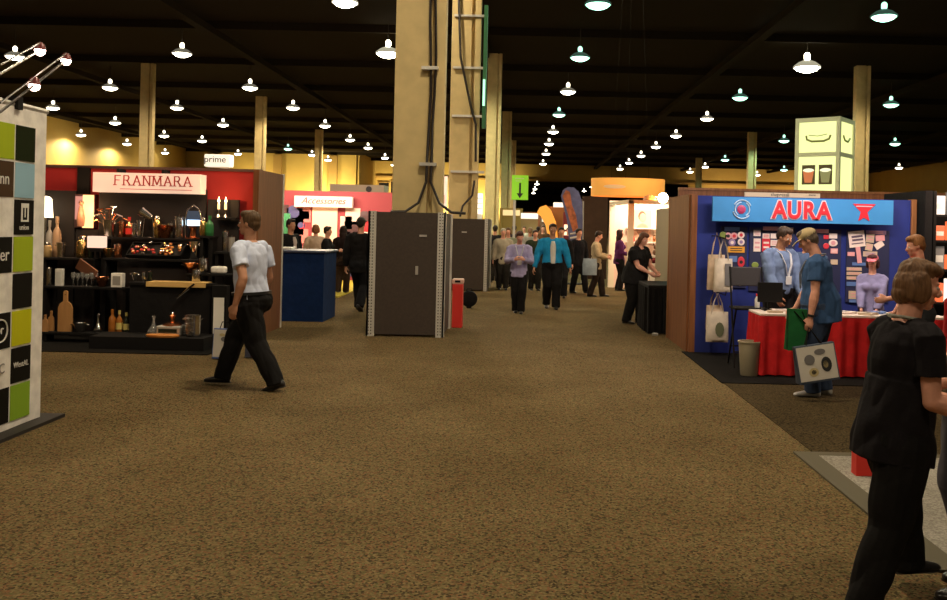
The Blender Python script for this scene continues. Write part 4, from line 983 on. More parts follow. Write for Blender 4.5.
# distant booth things in the centre
a, c = P(521, 213, 45), P(538, 219, 45); t = thing('far_booth_sign', 'small white booth sign low beyond the green arrow', 'sign', ((a.x+c.x)/2, 45, 0)); MB().span((a.x, 45, c.z), (c.x, 45.2, a.z)).build('sign_box', emis('far_white', (1, .85, .65), 1.1), t); MB().span((a.x, 45.2, 0), (c.x, 45.3, c.z)).build('panel', mat('far_panel', (.3, .2, .08), .7), t)
Yo = 38
t = thing('orange_booth', 'orange curved booth structure left of the feather flag', 'booth', (P(552, 230, Yo).x, Yo, 0))
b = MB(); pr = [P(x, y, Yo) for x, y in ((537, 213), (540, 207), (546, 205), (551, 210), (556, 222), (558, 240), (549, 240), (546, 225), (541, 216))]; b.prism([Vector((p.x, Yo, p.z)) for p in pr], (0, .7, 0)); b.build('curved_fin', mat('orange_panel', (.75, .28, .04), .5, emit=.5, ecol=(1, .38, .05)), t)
a, c = P(548, 206, Yo), P(566, 222, Yo); MB().span((a.x, Yo+.71, 0), (c.x, Yo+.9, a.z)).build('brown_panel', mat('brown_panel', (.30, .10, .02), .6), t)
a, c = P(554, 202, Yo), P(564, 207, Yo); MB().span((a.x, Yo+.5, c.z), (c.x, Yo+.68, a.z)).build('white_plate', emis('plate_glow', (1, .8, .6), 1.2), t)
Yo = 27
t = thing('feather_flag', 'tall blue feather flag with orange print standing by the aisle', 'flag', (P(576, 262, Yo).x, Yo, 0))
b = MB(); pr = [P(x, y, Yo) for x, y in ((561, 196), (563, 190), (568, 187), (574, 187.5), (579, 192), (582, 202), (583, 220), (583, 240), (582, 260), (568, 257), (569, 240), (567, 220), (563, 205))]; b.prism([Vector((p.x, Yo, p.z)) for p in pr], (0, .03, 0)); b.build('flag_fabric', mat('flag_blue', (.10, .11, .24), .7, noise_s=5, noise_a=.3), t)
b = MB(); pr = [P(x, y, Yo) for x, y in ((562.5, 196), (566, 190), (570, 192), (572, 205), (576, 215), (578, 228), (573, 232), (570, 222), (566, 207))]; b.prism([Vector((p.x, Yo-.01, p.z)) for p in pr], (0, .01, 0)); b.build('orange_print', mat('flag_orange', (.5, .14, .05), .7, noise_s=6, noise_a=.6), t)
b = MB()
for k in range(5): 
    p, q = P(570, 234+k*4, Yo), P(581, 232+k*4, Yo); b.tube([(p.x, Yo-.01, p.z), (q.x, Yo-.01, q.z)], .03, 5)
b.build('white_wave_print', mat('flag_white', (.6, .58, .55), .7), t)
p = P(583, 230, Yo); MB().tube([(p.x, Yo+.015, 0), (p.x, Yo+.015, 1.8), (p.x-.01, Yo+.015, 2.5)], .02, 6).build('pole', alu, t)
MB().lathe((p.x-.2, Yo+.015, 0), [(.3, 0), (.3, .03), (.05, .05)], 16).build('base', black, t)
Yo = 36
for i, (px, lab) in enumerate(((559, 'dark red post display with glowing squares, left of the feather flag'),)):
    a = P(px+2, 212, Yo); t = thing('display_stand', lab, 'stand', (a.x+.2, Yo, 0)); MB().span((a.x+.1, Yo, 0), (a.x+.5, Yo+.3, a.z)).build('post', mat('deep_red', (.2, .01, .01), .6), t)
    for k, py in enumerate((227, 234)): q = P(px+3, py, Yo); MB().span((a.x+.14, Yo-.02, q.z-.1), (a.x+.42, Yo, q.z+.1)).build('lit_square', emis('square_glow', (1, .55, .3), 2.), t)
# dark curtain booth right of flag
tag(MB().span((P(583, 200, 30).x, 30, 0), (P(608, 200, 30).x, 30.2, 2.75)).build('curtain_wall', mat('brown_curtain', (.07, .035, .018), .9, noise_s=4)), 'dark brown curtain wall left of the white display booth', 'curtain')
# ---------------------------------------------------------------- white lit booth and orange drum
x0, x1, x2 = 2.60, 2.86, 3.92
t = thing('display_booth', 'white framed booth with glowing interior under the orange drum', 'booth', (3.3, 24.5, 0))
MB().span((x0-.08, 26.0, 0), (5.6, 26.1, 2.5)).build('back_panel', mat('lit_wall', (.85, .62, .50), .6), t)
for (x, y, w) in ((x0, 25.9, .15), (x1, 23.6, .15)): MB().span((x-w/2, y, 0), (x+w/2, y+.12, 2.45)).build('frame_post', mat('frame_cream', (.80, .70, .52), .5), t)
MB().span((3.83, 23.2, 0), (4.28, 23.32, 2.45)).build('wide_post', MATS['frame_cream'], t)
MB().span((x1-.07, 23.6, 2.36), (4.2, 23.7, 2.46)).build('front_beam', MATS['frame_cream'], t)
MB().prism([(x0-.07, 26, 2.36), (x0+.05, 26, 2.36), (x1+.05, 23.6, 2.36), (x1-.07, 23.6, 2.36)], (0, 0, .1)).build('side_beam', MATS['frame_cream'], t)
for z in (.9, 1.3, 1.7): MB().span((3.0, 25.7, z), (4.6, 25.98, z+.03)).build('glass_shelf', white, t)
a = P(643, 214, 25.9)
b = MB(); b.span((a.x-.25, 25.94, a.z-.75), (a.x+.25, 25.99, a.z+.12)); f = b.build('portrait_poster', mat('poster_skin', (.75, .42, .28), .6), t)
b = MB(); b.ball((a.x, 25.94, a.z-.10), (.10, .012, .13), 12); b.build('printed_face', mat('face_print', (.65, .34, .22), .6), f, smooth=60)
b = MB(); b.ball((a.x-.02, 25.945, a.z-.06), (.13, .010, .17), 12); b.build('printed_hair', mat('hair_print', (.16, .06, .03), .6), f, smooth=60)
b = MB(); b.ball((a.x, 25.94, a.z-.45), (.18, .012, .18), 12); b.build('printed_dress', mat('dress_print', (.4, .2, .14), .6), f, smooth=60)
for i in range(10):
    x = 3.05+.15*i; z = (.93, 1.33)[i % 2]
    tag(MB().lathe((x, 25.82, z), [(.03, 0), (.045, .03), (.04, .12), (.015, .17), (.018, .2)], 10).build('perfume_bottle', [copper, red, white, gold, darkg][i % 5], smooth=50), 'small bottle on a shelf of the glowing white booth', 'bottle', 'small bottles in the glowing white booth')
q = P(660, 248, 23.4)
t = thing('teddy_stand', 'small dark figure ornament in the bright corner of the white booth', 'ornament', (3.62, 24.2, 0))
MB().span((3.45, 24.1, 0), (3.8, 24.4, 1.0)).build('pedestal', white, t); b = MB(); b.ball((3.62, 24.25, 1.08), .09, 10); b.ball((3.62, 24.25, 1.22), .065, 10); b.ball((3.56, 24.25, 1.29), .025, 8); b.ball((3.68, 24.25, 1.29), .025, 8); b.build('figure', mat('dark_bronze', (.12, .05, .02), .5), t, smooth=60)
Yd = 22.5
a, c = P(593, 179, Yd), P(668, 196, Yd); cx = (a.x+c.x)/2; rr_ = (c.x-a.x)/2; zt, zb = P(630, 179, Yd).z+.03, P(630, 196, Yd).z
t = thing('hanging_drum', 'large orange fabric ring hanging over the white booth', 'hanging ring', (cx, Yd+.6, zb))
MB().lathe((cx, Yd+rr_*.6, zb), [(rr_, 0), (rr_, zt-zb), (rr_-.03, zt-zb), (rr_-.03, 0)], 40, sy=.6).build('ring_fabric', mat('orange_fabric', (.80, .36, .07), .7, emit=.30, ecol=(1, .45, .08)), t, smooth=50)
b = MB(); 
for k in (-.5, .5): b.tube([(cx+k*rr_, Yd+rr_*.15, zt), (cx+k*rr_*.3, Yd+rr_*.6, ZC-.3)], .003, 5)
b.tube([(cx, Yd+rr_*1.18, zt), (cx, Yd+rr_*.6, ZC-.3)], .003, 5)
b.build('wires', black, t)
MB().lathe((cx-.4, Yd-.005, (zt+zb)/2), [(.28, 0), (.28, .01)], 16, Matrix.Rotation(R(90), 3, 'X'), sy=.18).build('pale_print', mat('pale_orange', (.9, .65, .4), .6), t)
q = P(663, 198, 21.5)
t = thing('spot_lamp', 'glaring round orange-white lamp on a post under the orange ring', 'lamp', (q.x, 21.5, 0))
MB().ball(q, .125, 14).build('globe', emis('globe_glow', (1, .72, .38), 22), t, smooth=60); MB().cyl((q.x+.0, 21.62, 0), .03, q.z, 8).build('post', white, t); MB().lathe((q.x-.3, 21.6, q.z-.06), [(.0, .15), (.13, .10), (.17, 0), (.15, 0)], 14).build('orange_cap', mat('cap_orange', (.6, .2, .04), .5), t, smooth=50)
MB().tube([(q.x-.3, 21.6, q.z+.05), (q.x, 21.62, q.z)], .015, 6).build('bracket', white, t)
# black draped table beside the woman
t = thing('draped_table', 'black draped table at the aisle before the badge booth', 'table', (2.42, 15.3, 0))
b = MB(); n = 40
prm = [(2.06, 14.5), (2.60, 14.5), (2.60, 15.75), (2.06, 15.75)]
b.span((2.06, 14.5, .74), (2.60, 15.75, .79), bev=.01); b.build('tabletop', black, t)
b = MB(); ring = []
for i in range(80):
    f = i/80*4; s = int(f); p, q = Vector(prm[s]), Vector(prm[(s+1) % 4]); w = p.lerp(q, f-s); o = (w-Vector((2.33, 15.1))).normalized()*.025*math.sin(i*1.9); ring.append(w+o)
b.prism([(w.x, w.y, 0.01) for w in ring], (0, 0, .73)); b.build('drape', blackcloth, t)
tag(MB().span((2.62, 14.9, 0), (2.66, 17.6, 2.08)).build('partition_panel', mat('cream_partition', (.40, .33, .2), .6)), 'narrow cream partition beside the wood booth wall', 'partition')
g = P(657, 318, 14.5); tag(MB().lathe((2.16, 14.35, 0), [(.05, 0), (.05, .03), (.035, .04)], 14).build('tape_roll', greym, smooth=50), 'small grey roll on the carpet before the black draped table', 'roll')
# far booths along the distant aisle
def far_booth(px0, px1, py, Y, col, lab, glow=None):
    a = P(px0, py, Y); c = P(px1, py, Y)
    t = thing('far_booth', lab, 'booth', ((a.x+c.x)/2, Y, 0))
    MB().span((a.x, Y, 0), (c.x, Y+.2, a.z)).build('wall_panel', mat('far_%d_%d' % (px0, Y), col, .7), t)
    b = MB(); b.span((a.x+.2, Y-.04, a.z-.5), (c.x-.2, Y, a.z-.12)); b.build('header', emis('farh_%d' % px0, glow, .8) if glow else white, t)
    MB().span((a.x, Y-.8, 0), (a.x+.12, Y, a.z)).build('side_panel', mat('far_%d_%d' % (px0, Y), col, .7), t)
far_booth(500, 523, 208, 62, (.35, .22, .05), 'yellow brown booth wall low behind the green arrow sign', (1, .7, .3))
far_booth(524, 540, 212, 75, (.28, .10, .04), 'small rust coloured far booth right of the green arrow sign', (1, .5, .25))
far_booth(584, 606, 214, 50, (.20, .12, .05), 'brown far booth wall behind the curtain left of the white booth', (1, .7, .4))
far_booth(540, 560, 217, 95, (.16, .10, .06), 'dim far booth beyond the orange fin', (1, .85, .6))

onrow('can', 122, 'ct', 17, 7, 'squat copper canister right of the corkscrew bucket', c1=copper, dy=.06)
onrow('jar', 157, 'ct', 22, 8, 'brass lidded jar beside the tilted bucket stand', c1=gold, dy=.05)
onrow('can', 171, 'ct', 16, 7, 'short steel canister behind the copper edged bowl', dy=.07)
onrow('bottle', 199, 'c2', 22, 6, 'slim chrome flask at the far right of the second shelf', c1=chrome, c2=chrome, dy=.05) if False else None
onrow('bowl', 108, 'c2', 9, 11, 'small brass bowl at the left end of the second shelf', c1=gold)
onrow('can', 118, 'c2', 14, 7, 'short copper canister left of the red stopper tray', c1=copper)
onrow('can', 196, 'tb', 13, 8, 'steel canister at the right end of the cream table top')
# ---------------------------------------------------------------- badge booth (right)
YW = 12.4; HW = 2.17
xl, xr = 2.33, 5.42
bluew = mat('blue_fabric_wall', (.010, .024, .20), .85, noise_s=3, noise_a=.2)
t = thing('booth_wall', 'royal blue back wall of the badge booth', 'wall panel', ((xl+xr)/2, YW, 0))
MB().span((xl+.07, YW, .012), (xr-.06, YW+.06, HW)).build('fabric_panel', bluew, t)
MB().span((xl, YW-.01, 0), (xl+.08, YW+.09, HW+.01)).build('edge_strip', woodp, t); MB().span((xr-.07, YW-.03, 0), (xr, YW+.09, HW+.01)).build('edge_strip', woodm('wood_edge', (.2, .08, .03), (.3, .13, .05)), t)
xd = XA(714, YW, 1); 
t = thing('side_wall', 'brown wood outer side wall of the badge booth', 'wall panel', (xl-.01, 13.3, 0))
MB().span((xl-.02, YW+.09, 0), (xl+.04, 14.1, HW+.02)).build('board', woodp, t); MB().span((xl-.03, 14.1, 0), (xl+.05, 14.16, HW+.03)).build('corner_post', woodm('wood_edge2', (.28, .13, .05), (.36, .17, .07)), t)
t = thing('top_panel', 'brown wooden partition top showing above the blue booth', 'wall panel', (4.2, 15, 0))
MB().span((2.6, 15.0, 0), (9, 15.08, 2.36)).build('board', woodp, t); MB().span((2.6, 14.98, 2.36), (9, 15.1, 2.40)).build('top_rail', MATS['wood_edge'], t)
a, c = P(745, 192, 14.0), P(820, 199, 14.0)
t = thing('sign_strip', 'narrow white sign strip just above the AURA header', 'sign', ((a.x+c.x)/2, 14, 0)); MB().span((a.x, 14, c.z-.05), (c.x, 14.04, a.z)).build('strip', mat('strip_white', (.75, .62, .48), .5), t)
[text_obj('lettering', w_, .075, (XA(x_, 14, 2.2), 13.995, (a.z+c.z)/2+.01), pgrey, t, extrude=.003) for w_, x_ in (('the', 774), ('press', 782), ('ll', 788))]; text_obj('lettering', 'store', .05, (XA(812, 14, 2.2), 13.995, (a.z+c.z)/2+.02), pgrey, t, extrude=.003)
for x in (a.x+.05, c.x-.05): MB().span((x-.02, 14.05, 0), (x+.02, 14.08, c.z)).build('post', alu, t)
# header
YH = 12.2
a = P(713, 197.5, YH); c = P(893, 225, YH); zt = P(803, 198.5, YH).z; zb = P(803, 223, YH).z
t = thing('booth_header', 'light blue AURA header board with red outlined letters', 'sign', ((a.x+c.x)/2, YH, zb))
MB().span((a.x, YH, zb), (c.x, YH+.05, zt)).build('board', mat('header_blue', (.035, .24, .58), .6, noise_s=4, noise_a=.08), t)
for x in (a.x+.3, c.x-.3): MB().span((x-.02, YH+.05, zb+.05), (x+.02, YW, zb+.09)).build('bracket', black, t)
lm = text_mesh('AURA', .345, (P(803, 210, YH).x, YH-.012, (zt+zb)/2-.005), extrude=.010, offset=.010, squash=1.05)
for nm, off, ex, yy, m in (('letter_outline', .024, .004, YH-.004, mat('outline_pink', (.75, .55, .6), .5)), ('letter', .010, .008, YH-.012, mat('letter_red', (.62, .015, .03), .5))):
    x = 0; adv = [0, .245, .49, .745]
    x0 = P(772, 210, YH).x; x1 = P(831, 210, YH).x; ws = (x1-x0)/4
    for i, ch in enumerate('AURA'):
        text_obj(nm, ch, .32, (x0+ws*(i+.5), yy, (zt+zb)/2-.004), m, t, extrude=ex, offset=off, squash=.86)
bpy.data.meshes.remove(lm)
wm = MATS['outline_pink']
cx, cz = P(742, 210, YH).x, (zt+zb)/2
lg = thing('x', 'x', 'x'); bpy.data.objects.remove(lg)
for r, a0, a1 in ((.125, .4, 2.6), (.125, 3.4, 5.6), (.095, 1.7, 4.1), (.10, -1.0, 1.0)):
    MB().tube([(cx+r*math.cos(a0+(a1-a0)*k/14), YH-.006, cz+r*math.sin(a0+(a1-a0)*k/14)) for k in range(15)], .010, 6).build('logo_arc', mat('logo_pale', (.45, .6, .8), .5), t, smooth=60)
b = MB(); b.lathe((cx-.01, YH-.004, cz), [(.055, 0), (.06, .006), (.03, .014)], 12, Matrix.Rotation(R(90), 3, 'X')); b.build('logo_centre', mat('logo_magenta', (.4, .03, .12), .5), t)
cx = P(864, 211, YH).x
b = MB(); b.prism([(cx-.155, YH-.008, cz+.11), (cx+.155, YH-.008, cz+.11), (cx+.045, YH-.008, cz+.0), (cx+.075, YH-.008, cz-.12), (cx, YH-.008, cz-.075), (cx-.075, YH-.008, cz-.12), (cx-.045, YH-.008, cz+.0)], (0, .008, 0)); f = b.build('emblem', MATS['letter_red'], t)
MB().span((cx-.11, YH-.012, cz+.07), (cx+.11, YH-.007, cz+.085)).build('emblem_stripe', mat('emblem_pale', (.6, .4, .5), .5), f)
# display boards with stickers
pal2 = {'w': mat('stk_white', (.80, .66, .60), .5), 'r': mat('stk_red', (.60, .03, .05), .5), 'p': mat('stk_pink', (.70, .32, .34), .5), 'y': mat('stk_orange', (.70, .32, .03), .5), 'b': mat('stk_blue', (.10, .18, .42), .5), 'v': mat('stk_violet', (.30, .20, .38), .5), 'g': mat('stk_green', (.20, .26, .05), .5), 'c': mat('stk_cream', (.55, .42, .30), .5), 'k': pblack}
def board(lab, px0, py0, px1, py1, items, YY=YW-.02):
    a, c = P(px0, py0, YY), P(px1, py1, YY)
    t = thing('sample_board', lab, 'display board', ((a.x+c.x)/2, YY, c.z))
    MB().span((a.x, YY, c.z), (c.x, YY+.02, a.z)).build('backing', mat('board_navy', (.012, .015, .06), .6), t)
    for it in items:
        k, x, y, w, h, m = it[:6]; q = P(x, y, YY); W_, H_ = w*YY/F/2, h*YY/F/2
        b = MB()
        if k == 'o':
            b.lathe((q.x, YY+.002, q.z), [(W_, 0), (W_, .01), (W_*.8, .013)], 14, Matrix.Rotation(R(90), 3, 'X'), sy=H_/W_)
            o = b.build('round_badge', pal2[m], t); 
            if len(it) > 6: MB().lathe((q.x, YY-.010, q.z), [(W_*.5, 0), (W_*.5, .004)], 10, Matrix.Rotation(R(90), 3, 'X')).build('badge_print', pal2[it[6]], o)
        else:
            rot = Matrix.Rotation(R(it[7]) if len(it) > 7 else 0, 3, 'Y'); b.box((q.x, YY-.003, q.z), (W_*2, .012, H_*2), rot=rot); o = b.build('sample_card', pal2[m], t)
            if len(it) > 6 and it[6]:
                b = MB()
                for kk in (-1, 1): b.box((q.x, YY-.010, q.z+kk*H_*.35), (W_*1.4, .003, H_*.28), rot=rot)
                b.build('card_print', pal2[it[6]], o)
    return t
board('sample board of round badges above the upper tote bags', 721, 226, 746, 288, [('r', 732, 229, 15, 4, 'b'), ('o', 723, 235, 7, 7, 'g')]+[('o', x, y, 7, 7, m, n) for x, y, m, n in ((728, 236, 'p', 'k'), (734, 236, 'p', 'r'), (741, 235, 'w', 'r'), (732, 242.5, 'v', 'w'), (741, 242, 'w', 'v'))]+[('r', 736, 249.5, 17, 6, 'y', 'k'), ('r', 733, 259, 8, 6, 'b'), ('o', 741, 262, 7, 11, 'r', 'k'), ('r', 741, 270, 7, 5, 'v'), ('o', 740, 281, 10, 10, 'w', 'p'), ('r', 731, 275, 5, 8, 'w')])
board('board of red and white cards left of the man in light blue', 750, 227, 794, 292, [('r', 771, 228.5, 16, 4, 'p'), ('r', 788, 229.5, 10, 4, 'w')]+[('r', x, y, w, h, m, n) for x, y, w, h, m, n in ((757, 233, 7, 6, 'w', 'p'), (766, 236, 7, 5, 'w', 'r'), (774, 236, 7, 5, 'w', None), (757, 245, 7, 13, 'w', 'p'), (766, 245, 8, 13, 'r', 'w'), (774, 243, 7, 6, 'w', 'p'), (775, 250, 7, 5, 'r', None))]+[('o', 755, 265, 7, 6, 'g'), ('o', 755, 273, 7, 6, 'v'), ('o', 755, 281, 7, 6, 'c'), ('r', 786, 240, 8, 9, 'y', 'w')])
board('board of small cards right behind the man with the cap', 806, 229, 840, 292, [('r', 818, 231, 21, 4, 'p')]+[('r', x, y, w, h, m, n) for x, y, w, h, m, n in ((833, 236, 8, 5, 'w', None), (834, 251, 7, 5, 'p', 'w'), (826, 237, 5, 4, 'r', None), (812, 240, 8, 7, 'w', 'p'), (834, 262, 7, 5, 'c', None))]+[('o', 833, 243, 9, 7, 'w', 'p'), ('o', 826, 246, 6, 6, 'r')])
board('board of slanted cards under the red emblem', 847, 230, 888, 303, [('r', 876, 232.5, 20, 4, 'v', 'p'), ('r', 870, 238, 8, 9, 'c', 'p', 5), ('r', 880, 238, 9, 6, 'p', None, -5), ('r', 879, 245, 9, 6, 'w', None, -35), ('r', 869, 247, 7, 7, 'c', 'p', 10), ('r', 870, 254, 14, 5, 'c', 'v'), ('r', 851, 254, 7, 4, 'p'), ('r', 860, 264, 16, 3, 'b')]
      +[('r', 854, y, 15, 3.2, 'c', 'p') for y in (269, 273.5, 278)]+[('r', 854, 284, 15, 4, 'b'), ('r', 857, 295, 17, 8, 'c', 'p'), ('r', 858, 301, 18, 3, 'b')])
q = P(857, 239, 12.36)
t = thing('placard', 'white placard on a stick, tilted, with dark writing', 'placard', (q.x, 12.3, P(857, 262, 12.3).z))
rt = Matrix.Rotation(R(-8), 3, 'Y'); MB().box((q.x, 12.37, q.z), (.22, .012, .22), rot=rt).build('card', pal2['w'], t)
b = MB(); b.box((q.x, 12.362, q.z+.035), (.15, .004, .028), rot=rt); b.box((q.x+.01, 12.362, q.z-.01), (.15, .004, .028), rot=rt); b.box((q.x+.01, 12.362, q.z-.06), (.16, .004, .014), rot=rt); b.build('writing', mat('write_grey', (.12, .08, .12), .6), t)
MB().box((q.x+.03, 12.372, q.z-.2), (.06, .015, .26), rot=rt).build('stick', pal2['p'], t)
# tote bags on a hook rail
def tote(px, py0, py1, w, YY, lab, m, mark=None, rz=0.):
    a = P(px, py0, YY); z1 = P(px, py0+(py1-py0)*.38, YY).z; z0 = P(px, py1, YY).z; h = z1-z0
    t = thing('tote_bag', lab, 'bag', (a.x, YY, z0), R(rz))
    b = MB(); W = w/2
    b.ering([((0, 0, 0), (W, 0, 0), (0, .025, 0)), ((0, 0, h*.1), (W*1.02, 0, 0), (0, .05, 0)), ((0, 0, h*.5), (W*1.0, 0, 0), (0, .045, 0)), ((0, 0, h), (W*.94, 0, 0), (0, .012, 0))], 16)
    for v in b.bm.verts: v.co.y += .006*math.sin(v.co.x*40)
    b.build('bag_body', m, t, smooth=60, world=False)
    hb = MB(); zz = a.z-z0
    for s, y in ((1, -.012), (-1, .012)): hb.tube([(-W*.55, y, h-.03), (-W*.35, y, h+(zz-h)*.5), (0, y*.5, zz), (W*.35, y, h+(zz-h)*.5), (W*.55, y, h-.03)], [(.014, .004)]*5, 6)
    hb.build('handles', m, t, smooth=60, world=False)
    if mark:
        b = MB(); b.prism([(u*W, -.052, v*h) for u, v in mark[1]], (0, .02, 0)); b.build('printed_mark', mark[0], t, world=False)
cr = cloth('calico', (.66, .50, .36)); cr2 = cloth('calico_white', (.72, .62, .50))
circ = [(.15+.4*math.cos(a), .42+.24*math.sin(a)) for a in [k*PI/6 for k in range(12)]]
sq = [(.1, .2), (.75, .2), (.75, .85), (.1, .85)]
tote(717, 233, 290, .24, 12.22, 'cream tote bag hanging behind in the upper pair', cr)
tote(724, 238, 292, .25, 12.08, 'cream tote bag with dark square print in the upper pair', cr2, (pgrey, sq))
tote(715, 290, 330, .23, 12.22, 'cream tote bag hanging behind in the lower pair', cr)
tote(718, 293, 342, .30, 12.06, 'white tote bag with small grey-green mark in the lower pair', cr2, (mat('mark_olive', (.14, .15, .08), .6), circ))
for py, lab in ((236, 'black wire hook rail carrying the upper tote bags'), (292, 'black wire hook rail carrying the lower tote bags')):
    q = P(719, py, 12.2); tag(MB().tube([(q.x-.05, YW, q.z), (q.x-.03, 12.2, q.z), (q.x+.05, 12.02, q.z-.03), (q.x+.05, 12.0, q.z+.02)], .008, 6).build('hook_rail', black, smooth=60), lab, 'hook')
# high folding chair
gx, gy = XA(748, 11.2, .7), 11.2
t = thing('folding_chair', 'tall black folding chair behind the beige bin', 'chair', (gx, gy, .012))
zs = .72
MB().span((gx-.2, gy-.17, zs), (gx+.2, gy+.17, zs+.03), bev=.01).build('seat', blackcloth, t)
MB().span((gx-.19, gy+.15, zs+.28), (gx+.19, gy+.18, zs+.52), bev=.01).build('backrest', mat('chair_back', (.05, .045, .05), .7), t)
for s in (-1, 1):
    MB().tube([(gx+s*.2, gy-.2, .012), (gx+s*.2, gy+.165, zs+.52)], .012, 6).build('leg', black, t); MB().tube([(gx+s*.185, gy+.22, .012), (gx+s*.185, gy-.15, zs)], .012, 6).build('leg', black, t)
b = MB(); b.tube([(gx-.2, gy-.10, .2), (gx+.2, gy-.10, .2)], .01, 6); b.tube([(gx-.2, gy+.10, .25), (gx+.2, gy+.10, .25)], .01, 6); b.build('stretcher', black, t)
t = thing('drink_bottle', 'small red capped white bottle standing on the chair seat', 'bottle', (gx+.1, gy-.05, zs+.03)); MB().lathe((gx+.1, gy-.05, zs+.03), [(.03, 0), (.032, .1), (.015, .14)], 12).build('bottle_body', white, t, smooth=50); MB().cyl((gx+.1, gy-.05, zs+.17), .02, .03, 10).build('cap', red, t)
# waste bin
g = Vector((XA(750.5, 10.45, .3), 10.5, .012))
t = thing('waste_basket', 'beige round waste basket beside the red draped table', 'bin', g)
MB().lathe(g, [(.095, 0), (.10, .01), (.125, .38), (.135, .385), (.135, .40), (.118, .40), (.09, .03), (0, .02)], 22).build('basket_body', mat('beige_plastic', (.36, .31, .21), .5), t, smooth=50)
# red draped tables
def drape(x0, x1, y0, y1, h, lab, nm='draped_table'):
    t = thing(nm, lab, 'table', ((x0+x1)/2, (y0+y1)/2, .012))
    MB().span((x0, y0, h-.03), (x1, y1, h), bev=.006).build('tabletop', mat('table_white', (.62, .52, .45), .6), t)
    prm = [(x0, y0), (x1, y0), (x1, y1), (x0, y1)]; ring0 = []; ring1 = []
    cx, cy = (x0+x1)/2, (y0+y1)/2
    per = [x1-x0, y1-y0, x1-x0, y1-y0]; b = MB(); vs0 = []; vs1 = []; vs2 = []
    i = 0
    for s in range(4):
        p, q = Vector(prm[s]), Vector(prm[(s+1) % 4]); nrm = Vector(((q-p).y, -(q-p).x)).normalized(); n = max(6, int(per[s]/.022))
        for k in range(n):
            w = p.lerp(q, k/n); i += 1; ph = math.sin(i*.85)*.6+math.sin(i*.41+1)*.4
            for vs, z, am in ((vs0, .03, .045), (vs1, .45, .032), (vs2, h-.035, .008)):
                ww = w+nrm*(.012+am*ph); vs.append(b.bm.verts.new((ww.x, ww.y, z)))
    N = len(vs0)
    for a, c in ((vs0, vs1), (vs1, vs2)):
        for k in range(N): b.bm.faces.new((a[k], a[(k+1) % N], c[(k+1) % N], c[k]))
    b.bm.faces.new(vs2); b.bm.faces.new(vs0[::-1])
    b.build('red_drape', cloth('red_cloth', (.60, .020, .022)), t, smooth=70)
    return t
drape(XA(761, 10.4, .4), 3.30, 10.45, 11.0, .74, 'red draped table, left one, between the beige basket and the capped man')
drape(3.36, 5.0, 10.45, 11.0, .74, 'red draped table, right one, partly behind the woman in black')
for i, (x, y, m, w) in enumerate(((3.0, 10.6, pal2['c'], .16), (3.12, 10.8, pal2['w'], .2), (3.6, 10.6, pal2['v'], .2), (3.85, 10.7, pal2['w'], .26), (4.1, 10.6, pal2['c'], .22), (4.3, 10.8, pal2['b'], .2))):
    t = thing('leaflet_pile', ['cream', 'white', 'violet', 'large white', 'tan', 'blue'][i]+' pile of leaflets on the red draped '+('left' if x < 3.3 else 'right')+' table', 'leaflets', (x, y, .74), .2*i)
    b = MB(); b.box((0, 0, .012), (w, w*.7, .024)); b.build('paper', m, t, world=False); b = MB(); b.box((0, 0, .025), (w*.6, w*.2, .002)); b.build('print', pgrey, t, world=False)
t = thing('monitor', 'small black monitor standing between the two men at the table', 'monitor', (3.02, 10.85, .74))
MB().span((2.86, 10.84, .84), (3.16, 10.87, 1.08), bev=.006).build('screen_case', black, t); MB().span((2.99, 10.86, .76), (3.03, 10.9, .9)).build('neck', black, t); MB().span((2.93, 10.80, .74), (3.09, 10.95, .76)).build('stand', black, t)
# stands with black boxes on table right
# ---------------------------------------------------------------- dark booth at right edge
t = thing('dark_booth_wall', 'black curtain wall at the right edge beside the blue booth', 'wall panel', (7.0, 12.6, 0))
MB().span((5.46, 12.2, 0), (5.56, 13.6, 2.3)).build('side_curtain', blackcloth, t); MB().span((5.56, 13.4, 0), (9, 13.6, 2.3)).build('back_curtain', blackcloth, t)
t = thing('shelf_rack', 'dark product rack with emission-lit packs at the right edge', 'shelf', (6.1, 12.6, 0))
for z in (.3, .75, 1.2, 1.6, 1.95): MB().span((5.66, 12.3, z), (7.0, 12.7, z+.03)).build('shelf_board', black, t)
for x in (5.62, 7.0): MB().span((x, 12.3, 0), (x+.04, 12.7, 2.3)).build('upright', black, t)
cols2 = [emis('rk_white', (1, .8, .65), 1.1), emis('rk_red', (1, .16, .05), .9), mat('rk_cream', (.6, .45, .35), .5), mat('rk_grey', (.2, .2, .2), .5)]  # white and red packs emit, standing in for light falling on them
nm = 0
for zi, z in enumerate((.33, .78, 1.23, 1.63, 1.98)):
    for k in range(3):
        x = 5.74+k*.2; hh = .2+.06*((k+zi) % 3); m = cols2[(0, 1, 3, 1, 0)[zi] if k != 1 else (2, 0, 1, 1, 3)[zi]]
        t = thing('product_pack', '%s pack, %s, on the %s shelf of the rack at the right edge' % (('emission-lit white', 'emission-lit red', 'cream', 'grey')[cols2.index(m)], ('left', 'middle', 'right')[k], ('lowest', 'second', 'third', 'fourth', 'top')[zi]), 'box', (x, 12.4, z))
        MB().span((x-.07, 12.36, z), (x+.07, 12.5, z+hh), bev=.01).build('carton', m, t); MB().span((x-.05, 12.355, z+hh*.3), (x+.05, 12.362, z+hh*.6)).build('printed_label', pblack if k == 1 else white, t)
